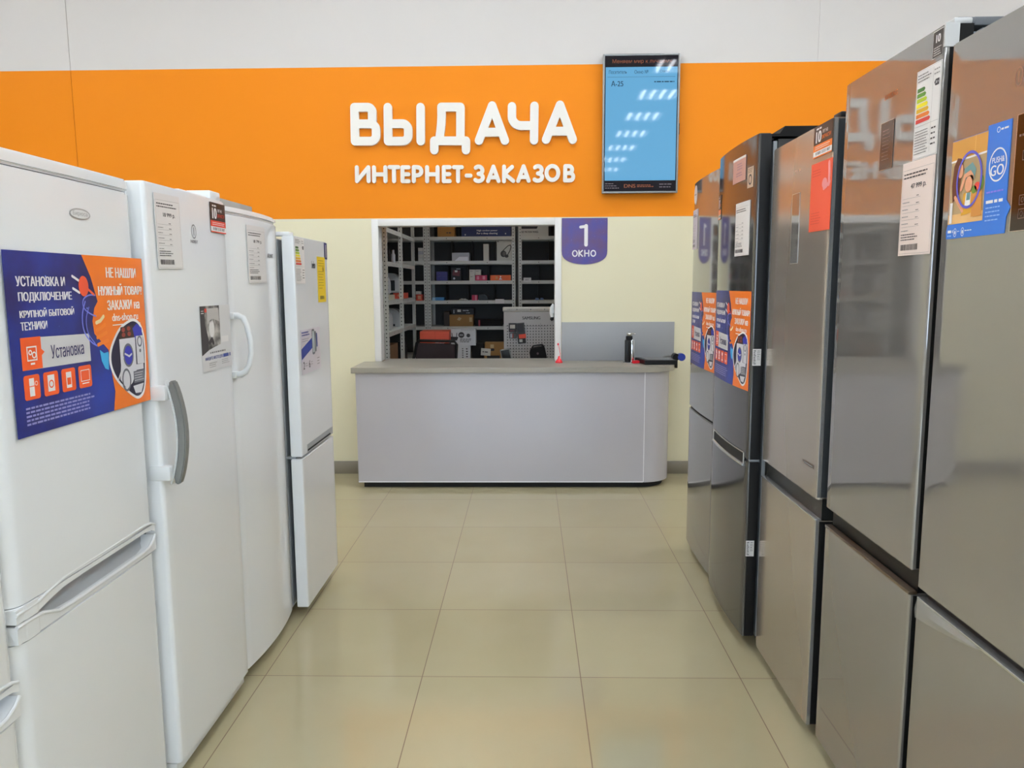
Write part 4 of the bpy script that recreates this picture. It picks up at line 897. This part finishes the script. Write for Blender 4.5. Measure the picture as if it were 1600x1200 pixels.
carton('carton', 'black and dark red box beside the violet-blue boxes', 'box', -.866, YF, 1.522, .108, .15, .138, kcard, 'boxes on the racks', lambda f: (f.poly([(.01, .06), (.09, .05), (.1, .11), (.02, .12)], M('dark_red_print', (104, 44, 50), .5), 1), f.rect(.038, .095, .068, .115, wcard, 2), f.ell(.03, .025, .012, .012, gcard, 2, 12), f.rect(.055, .128, .1, .134, gcard, 2)))
for k, (x, z, n_) in enumerate(((-.665, 0, 'bottom white cube box under the other white cubes'), (-.665, .062, 'white cube box stacked above the bottom cube'), (-.598, .062, 'white cube box stacked above a pink box'))):
    carton('carton', n_, 'box', x, YF, 1.522 + z, .063, .1, .061, wcard, 'boxes on the racks', lambda f: f.lines(.01, .035, .05, .05, 1, ink_l, 2))
for k, x in enumerate((-.598, -.532)): carton('carton', ('pink box under a white cube box', 'pink box between the white cubes and the orange box')[k], 'box', x, YF, 1.522, .064, .1, .0595, pink, 'boxes on the racks', lambda f: f.rect(.015, .012, .045, .05, M('pink_pale', (220, 130, 150), .5), 1))
carton('carton', 'bright orange flat box on the middle rack', 'box', -.43, YF, 1.522, .228, .2, .06, ocard, 'boxes on the racks', lambda f: (f.rect(.06, .012, .085, .046, M('orange_tan', (206, 150, 90), .5), 1), f.poly([(.095, .01), (.135, .01), (.115, .034)], white_ink, 1), f.ell(.116, .042, .008, .007, white_ink, 1, 10)))
carton('carton', 'light blue flat box on the middle rack', 'box', -1.088, YF, 1.301, .132, .18, .036, cyan, 'boxes on the racks', lambda f: f.rect(0, 0, .035, .036, M('pale_cyan', (170, 206, 226), .5), 1))
carton('carton', 'pink-red tin-like box beside the black bag', 'box', -.64, YF, 1.301, .066, .08, .06, pink, 'boxes on the racks', lambda f: f.rect(.036, 0, .056, .06, M('pink_pale', (220, 130, 150), .5), 1))
bm = bmesh.new(); prism(bm, [(0, 0), (.11, 0), (.11, .04), (.095, .062), (.05, .07), (.01, .055)], 0, .12, 'y'); bmesh.ops.bevel(bm, geom=bm.edges[:], offset=.008, segments=2, affect='EDGES')
tag(link('bag', bm, black, loc=(-.572, YF + .01, 1.3015)), 'small shiny black bag beside the pink-red box', 'bag')
bm = bmesh.new(); tube(bm, [(0, .02, .006), (.03, 0, .02), (.06, .02, .012), (.095, .01, .006), (.07, .04, .016), (.02, .04, .01)], .0055, 6); tag(link('cable', bm, wcard, loc=(-.785, YF, 1.301)), 'bundle of white cable on the middle rack', 'cable')
tag(Flat(.1, .05, .0015, paper).mesh('shelf_card', None, (-.374, 8.5945, 1.266)), 'blank white card on the shelf edge of the middle rack', 'card')
f = Flat(.086, .05, .0015, paper); f.lines(.02, .02, .065, .032, 1, ink_l, 2, .6); tag(f.mesh('shelf_card', None, (-.057, 8.5945, 1.502)), 'white card on the shelf edge of the rack behind the display panel', 'card')
for k, x in enumerate((.07, .125)):
    bm = bmesh.new(); prism(bm, [(0, 0), (.048, 0), (.04, .024), (.01, .028)], 0, .05, 'y'); bmesh.ops.bevel(bm, geom=bm.edges[:], offset=.003, segments=1, affect='EDGES')
    tag(link('gadget', bm, M('gadget_blue', (70, 92, 130), .3), loc=(x, YF, 1.3015)), ('small blue gadget nearer the middle of the shelf', 'small blue gadget nearer the hatch frame')[k], 'gadget')
def kb(f): f.poly([(.085, .075), (.115, .062), (.138, .09), (.108, .105)], M('tape_beige', (190, 166, 120), .5), 1); f.rect(.225, .05, .255, .1, M('tape_beige', (190, 166, 120), .5), 1); f.lines(.1, .078, .122, .092, 2, ink_l, 2)
carton('carton', 'brown cardboard carton under the flat black box', 'box', -.896, YF, 1.010, .268, .22, .13, kraft, 'boxes on the racks', kb)
carton('carton', 'flat black box lying on the brown carton', 'box', -.866, YF + .01, 1.1415, .246, .2, .066, kcard, 'boxes on the racks', lambda f: (f.rect(.015, .015, .025, .055, gcard, 1), f.rect(.06, .03, .1, .056, wcard, 1), f.lines(.12, .035, .2, .056, 1, gcard, 2), f.lines(.16, .012, .22, .026, 1, gcard, 2)))
carton('carton', 'narrow dark brown box beside the brown carton', 'box', -.962, YF + .03, 1.010, .062, .2, .166, M('dark_brown_card', (52, 40, 32), .6), 'boxes on the racks')
carton('laptop', 'flat black device with a red tab on the lower shelf', 'device', -.608, YF, 1.010, .31, .25, .072, blackm, 'devices on the lower shelf', lambda f: f.rect(.04, 0, .058, .07, M('dark_red', (150, 34, 48), .4), 1))
# corner rack
for k in range(4): carton('carton', ('bottom', 'second', 'third', 'top')[k] + ' white box of the small pile on the corner rack', 'box', -1.236, YF, 1.742 + .037 * k, .056, .1, .036, (wcard, wcard, gcard, wcard)[k], 'small white boxes on the corner rack')
carton('carton', 'orange-red box on the corner rack with a white box on it', 'box', -1.27, YF, 1.301, .072, .15, .07, rcard, 'boxes on the racks', lambda f: f.rect(.02, .015, .055, .055, M('tan_print', (214, 150, 110), .5), 1))
carton('carton', 'white box on top of the orange-red box', 'box', -1.272, YF, 1.3725, .056, .12, .034, wcard, 'boxes on the racks')
# side rack contents
carton('carton', 'flat orange-red box on the side rack', 'box', -1.32, 7.45, 1.345, .1, .3, .055, rcard, 'boxes on the racks', lambda f: f.ell(.06, .03, .02, .012, M('tan_print', (214, 150, 110), .5), 1, 14))
carton('carton', 'cream flat box on the side rack below the white appliances', 'box', -1.33, 6.72, 1.345, .1, .3, .045, M('cream_card', (206, 200, 176), .5), 'boxes on the racks')
def appliance(name, label, y, z, h_, w_, slot):
    r_ = tag(empty(name, (-1.4, y, z + .0004)), label, 'appliance', 'white appliances on the side rack')
    pr = [(.16, 0)] + arc(.06, h_ - .1, .1, .1, 0, 90, 8) + [(-.18, h_), (-.18, 0)]
    bm = bmesh.new(); prism(bm, pr, -w_ / 2, w_ / 2, 'y'); bmesh.ops.bevel(bm, geom=[e for e in bm.edges if e.calc_face_angle(0) > 1.2], offset=.012, segments=3, affect='EDGES'); link('housing', bm, M('appliance_white', (196, 198, 198), .35), r_)
    link('slot', B(.02, .1, -w_ / 2 - .002, -w_ / 2 + .01, *slot, bev=.003), black, r_)
    return r_
appliance('coffee_machine', 'white rounded appliance with a tall dark opening on the side rack', 6.82, 1.392, .195, .16, (.015, .14))
appliance('coffee_machine', 'white rounded appliance with a thin opening behind the first one', 7.52, 1.402, .19, .16, (.02, .12))
appliance('humidifier', 'low white rounded appliance with a black knob on the side rack', 6.86, 1.07, .2, .2, (.01, .045))
appliance('humidifier', 'low white rounded appliance at the far end of the side rack', 7.5, 1.07, .18, .2, (.01, .03))
bm = bmesh.new(); lathe(bm, [(.043, 0), (.045, .004), (.045, .04), (.043, .044), (.018, .044), (.018, .02)], n=20); tag(link('paper_roll', bm, wcard, loc=(-1.34, 6.82, 1.5885)), 'white roll lying on top of the first white appliance', 'roll')
for k in range(6):
    bm = bmesh.new(); lathe(bm, [(.02, 0), (.02, .075), (.012, .09), (.012, .11 + .01 * (k % 3))], n=12)
    tag(link('bottle', bm, (black, gcard, black)[k % 3], loc=(-1.25 - .03 * (k % 2), 6.66 + .11 * k, 1.6775)), ('black' if k % 3 != 1 else 'pale') + ' small bottle, number %s from the hatch on the side rack' % ('one', 'two', 'three', 'four', 'five', 'six')[k], 'bottle', 'small bottles on the side rack')
carton('carton', 'brown carton at the bottom of the side rack', 'box', -1.33, 6.72, .70, .1, .4, .24, kraft_d, 'boxes on the racks')
bm = bmesh.new(); prism(bm, [(0, 0), (.09, 0), (.085, .16), (.06, .23), (.03, .23), (.005, .16)], 0, .2, 'y'); bmesh.ops.bevel(bm, geom=bm.edges[:], offset=.01, segments=2, affect='EDGES')
tag(link('bag', bm, black, loc=(-1.32, 7.5, .7005)), 'black bag at the bottom of the side rack', 'bag')

# ------------------------------------------------------------------ back room: things behind the counter
desk = tag(empty('desk', (-.5, 7.33, 0)), 'low grey work desk hidden behind the counter in the back room', 'desk')
link('desk_top', B(-.62, .27, -.0, .55, .67, .7, bev=.003), rack_m, desk)
for x in (-.6, .21):
    for y in (.02, .49): link('leg', B(x, x + .04, y, y + .04, 0, .67), rack_m, desk)
carton('router_box', 'white carton with router pictures behind the office chair', 'box', -.78, 7.62, .8715, .25, .13, .165, M('box_print_white', (196, 198, 200), .5), 'boxes on the back room desk',
       lambda f: (f.ell(.105, .105, .03, .03, ink, 1, 20), f.ell(.175, .1, .019, .019, ink, 1, 16), f.lines(.087, .095, .123, .115, 1, gcard, 2), f.lines(.09, .03, .21, .07, 3, ink, 2, .5), f.poly([(0, .05), (.06, .05), (.075, .085), (0, .09)], kcard, 1), f.stroke([(.015, .085), (.01, .125)], .006, kcard, 1), f.stroke([(.055, .085), (.06, .125)], .006, kcard, 2), f.lines(.1, .15, .24, .16, 1, ink_l, 2)))
carton('router_box', 'white carton under the router carton', 'box', -.86, 7.62, .7, .275, .13, .17, M('box_print_white', (196, 198, 200), .5), 'boxes on the back room desk', lambda f: (f.rect(.13, .03, .137, .1, ink, 1), f.lines(.19, .02, .205, .15, 6, ink, 2), f.lines(.23, .02, .25, .15, 5, ink, 2)))
carton('carton', 'red-orange carton on top of the stack behind the office chair', 'box', -1.075, 7.5, .905, .29, .3, .115, M('carton_red_orange', (228, 92, 62), .5), 'boxes on the back room desk', lambda f: (f.rect(.15, 0, .152, .115, M('carton_seam', (186, 70, 46), .5), 1), f.lines(.15, .002, .25, .018, 1, white_ink, 2, .7, 0), f.lines(.01, .02, .1, .04, 2, M('carton_print', (240, 150, 120), .5), 2, .25)))
carton('carton', 'grey carton under the red-orange carton', 'box', -1.07, 7.5, .7, .2, .3, .204, gcard, 'boxes on the back room desk')
carton('carton', 'brown carton with a hand hole beside the display panel', 'box', -.44, 7.62, .7, .2, .13, .2, kraft, 'boxes on the back room desk', lambda f: (f.rrect(.035, .115, .095, .14, .01, kcard, 1), f.rect(.055, .145, .09, .18, M('tape_beige', (190, 166, 120), .5), 1), f.rect(.02, .02, .15, .07, kcard, 2)))
bm = bmesh.new(); box(bm, 0, .12, 0, .15, 0, .19, bev=.01); tag(link('bag', bm, blackm, loc=(-.575, 7.63, .7)), 'black case between the white cartons and the brown carton', 'bag').name = 'black_case'
f = Flat(.095, .07, .004, wcard); f.lines(.015, .025, .08, .045, 1, ink, 2, .5); o = tag(f.mesh('note_card', None, (-.475, 7.5, .7835), 0, .08), 'small white note card leaning in front of the brown carton', 'card')
o.location.z = .785
link_ = Flat(.02, .085, .01, kraft); o2 = tag(link_.mesh('card_stand', None, (-.44, 7.506, .7003)), 'little cardboard stand holding the note card', 'stand')
bm = bmesh.new()
for a in (0, .06): 
    c_ = [(a + .03 + .024 * math.cos(2 * PI * k / 16), 0, .024 + .022 * math.sin(2 * PI * k / 16)) for k in range(17)]; tube(bm, c_, .007, 8)
tag(link('tape_roll', bm, black, loc=(-.53, 7.45, .702)), 'two-ringed black holder lying by the note card', 'holder').name = 'ring_holder'

# office chair, mesh back towards the hatch
oc = tag(empty('office_chair', (-.83, 6.75, 0), .0), 'office chair with black frame and dark mesh back behind the counter', 'chair')
def bx(a, b, z): return (a, b, z)
bm = bmesh.new(); loop = [(-.2, -.02, .62), (.165, -.02, .62), (.18, -.02, .76), (.19, .0, .95), (.17, .002, .978), (-.145, .002, .985), (-.165, 0, .965), (-.2, -.02, .8), (-.21, -.02, .64), (-.2, -.02, .62)]
tube(bm, loop, .013, 8); link('backrest_frame', bm, black, oc)
bm = bmesh.new(); q = [bm.verts.new(v) for v in ((-.2, -.018, .62), (.165, -.018, .62), (.19, 0, .95), (-.165, 0, .965))]; bm.faces.new(q); bmesh.ops.subdivide_edges(bm, edges=bm.edges[:], cuts=6, use_grid_fill=True)
for v in bm.verts: v.co.y += .03 * (1 - (v.co.x / .2) ** 2)
bmesh.ops.solidify(bm, geom=bm.faces[:], thickness=.004); link('backrest', bm, M('chair_mesh', (40, 22, 24), .7), oc)
link('seat', B(-.24, .24, .04, .5, .44, .5, bev=.025, seg=3), M('chair_fabric', (24, 24, 26), .8), oc)
bm = bmesh.new(); tube(bm, [(0, .1, .46), (0, -.01, .5), (0, -.03, .64)], .02, 8); link('back_support', bm, black, oc)
bm = bmesh.new(); lathe(bm, [(.025, .12), (.025, .3), (.018, .3), (.018, .44)], 0, .27, 16); link('gas_lift', bm, chrome, oc)
for k in range(5):
    t = 2 * PI * k / 5 + .3; bm = bmesh.new(); tube(bm, [(0, .27, .12), (.28 * math.cos(t), .27 + .28 * math.sin(t), .075)], [.028, .016], 8); l_ = link('base_leg', bm, black, oc)
    bm = bmesh.new(); tube(bm, [(.28 * math.cos(t) - .022, .27 + .28 * math.sin(t), .03), (.28 * math.cos(t) + .022, .27 + .28 * math.sin(t), .03)], .029, 14); link('caster', bm, blackm, l_)

# perforated display panel on a stand
dp = tag(empty('display_panel', (.02, 7.2, 0)), 'white perforated display panel lettered SAMSUNG in the back room', 'display stand')
pm = M('panel_white', (186, 184, 182), .45); pm2 = M('panel_cap_white', (206, 204, 196), .4)
f = Flat(.56, 1.1, .02, pm); hl = M('peg_hole', (60, 60, 62), .7)
for i in range(19):
    for j in range(24):
        x, z = .03 + i * .027, .34 + j * .0272
        if z < .97: f.rect(x, z, x + .0095, z + .0105, hl, 1)
f.text('SAMSUNG', .175, 1.028, .345, 1.057, ink, 2, .03)
for x in (.095, .215, .345): f.rect(x, .93, x + .0015, .995, hl, 1); f.rect(x, .72, x + .0015, .78, hl, 1)
f.lines(.02, .962, .42, .972, 1, hl, 2, .35, 0); f.lines(.02, .742, .45, .748, 1, hl, 2, .35, 0)
f.mesh('panel', dp, (-.255, 0, .12))
bm = bmesh.new(); box(bm, -.265, .315, .0, .045, 1.221, 1.266, bev=.01, seg=3)
link('top_cap', bm, pm2, dp)
f = Flat(.5, .03, 0, hl)
for x in (.12, .25, .38): f.ell(x, .012, .005, .006, hl, 1, 10)
f.lines(.03, .006, .48, .016, 1, ink_l, 2, .4, 0); f.mesh('cap_print', dp, (-.25, .0, 1.23))
link('foot', B(-.26, .31, .0, .11, 0, .12, bev=.01), pm, dp)
# packs hanging from the panel
def pack(label, x, z, w_, h_, deco, tilt=0., d=.02):
    f = Flat(w_, h_, d, kcard); deco(f); bmh = f.mm if False else None
    return tag(f.mesh('blister_pack', None, (x, 7.2 - d - .0005, z), 0, tilt), label, 'pack', 'packs on the display panel')
pack('small black pack with white panel hanging upper on the display panel', -.188, 1.03, .072, .085, lambda f: (f.rect(.012, .035, .06, .07, wcard, 1), f.lines(.012, .008, .06, .02, 1, M('dark_red', (150, 34, 48), .4), 2)))
pack('small black and red pack hanging below the white-panelled one', -.183, .972, .07, .05, lambda f: (f.rect(.008, .006, .028, .044, gcard, 1), f.rect(.032, .006, .036, .044, red, 1), f.rect(.04, .006, .062, .044, M('box_grey_dark', (70, 70, 70), .5), 1)))
pack('tall black pack with an orange-red tag on the display panel', -.1, .92, .075, .194, lambda f: (f.rect(.014, .048, .08, .088, M('tag_orange_red', (240, 80, 50), .5), 2), f.rect(.014, .014, .044, .04, wcard, 1), f.frame(.004, .1, .07, .19, .004, M('box_grey_dark', (70, 70, 70), .5), 1)), -.09)
# black pouch and phone on the hatch's inner shelf
sh = tag(empty('inner_shelf', (-.3, 6.3, 0)), 'low side table hidden behind the hatch', 'table')
link('table_top', B(-.0, .75, 0, .55, .755, .78, bev=.003), rack_m, sh)
for x in (.01, .71):
    for y in (.01, .51): link('leg', B(x, x + .03, y, y + .03, 0, .755), rack_m, sh)
po = tag(empty('pouch', (.08, 6.76, .7805), .0), 'black zipped pouch with a handle loop standing before the display panel', 'pouch')
bm = bmesh.new(); prism(bm, [(-.06, 0), (.085, 0), (.08, .06), (.06, .15), (-.055, .135), (-.075, .1)], 0, .06, 'y'); bmesh.ops.bevel(bm, geom=bm.edges[:], offset=.008, segments=2, affect='EDGES'); link('pouch_body', bm, blackm, po)
bm = bmesh.new(); tube(bm, [(-.05, .03, .13), (-.04, .02, .152), (.0, .015, .158), (.04, .02, .163), (.055, .03, .145)], .008, 8); link('handle_loop', bm, black, po)
f = Flat(.03, .03, 0, grey_pl); f.ell(0, 0, .010, .011, M('logo_dull', (90, 70, 76), .4), 1, 14); f.ell(.018, -.05, .008, .006, M('logo_dull', (90, 70, 76), .4), 1, 12); f.mesh('emblem', po, (0, -.0005, .085))
pt = tag(empty('phone_terminal', (-.185, 6.7, .7805)), 'black handheld terminal with a red stand leaning behind the counter', 'terminal')
bm = bmesh.new(); box(bm, -.045, .045, -.01, .012, .012, .135, bev=.008); o = link('housing', bm, grey_pl, pt); o.rotation_euler.y = -.2
bm = bmesh.new(); box(bm, -.036, .036, -.0125, -.0102, .024, .125, bev=.001); o = link('display', bm, black, pt); o.rotation_euler.y = -.2
link('stand', B(-.05, .06, -.02, .05, 0, .02, bev=.004), M('tag_orange_red', (240, 80, 50), .5), pt)
# white handset hung at the hatch's side
hs = tag(empty('wall_handset', (.188, 6.025, 1.19)), 'white handset hanging beside the hatch frame', 'handset')
bm = bmesh.new(); tube(bm, [(0, 0, .03), (-.006, 0, .06), (-.004, 0, .1), (.01, 0, .13)], [.014, .018, .018, .012], 12); link('body', bm, white_pl, hs)
bm = bmesh.new(); tube(bm, [(-.002, 0, .03), (-.006, 0, .014), (0, 0, .002)], [.012, .015, .01], 10); link('earpiece', bm, black, hs)
link('bracket', B(.0, .03, -.04, .0, .06, .09), white_pl, hs)
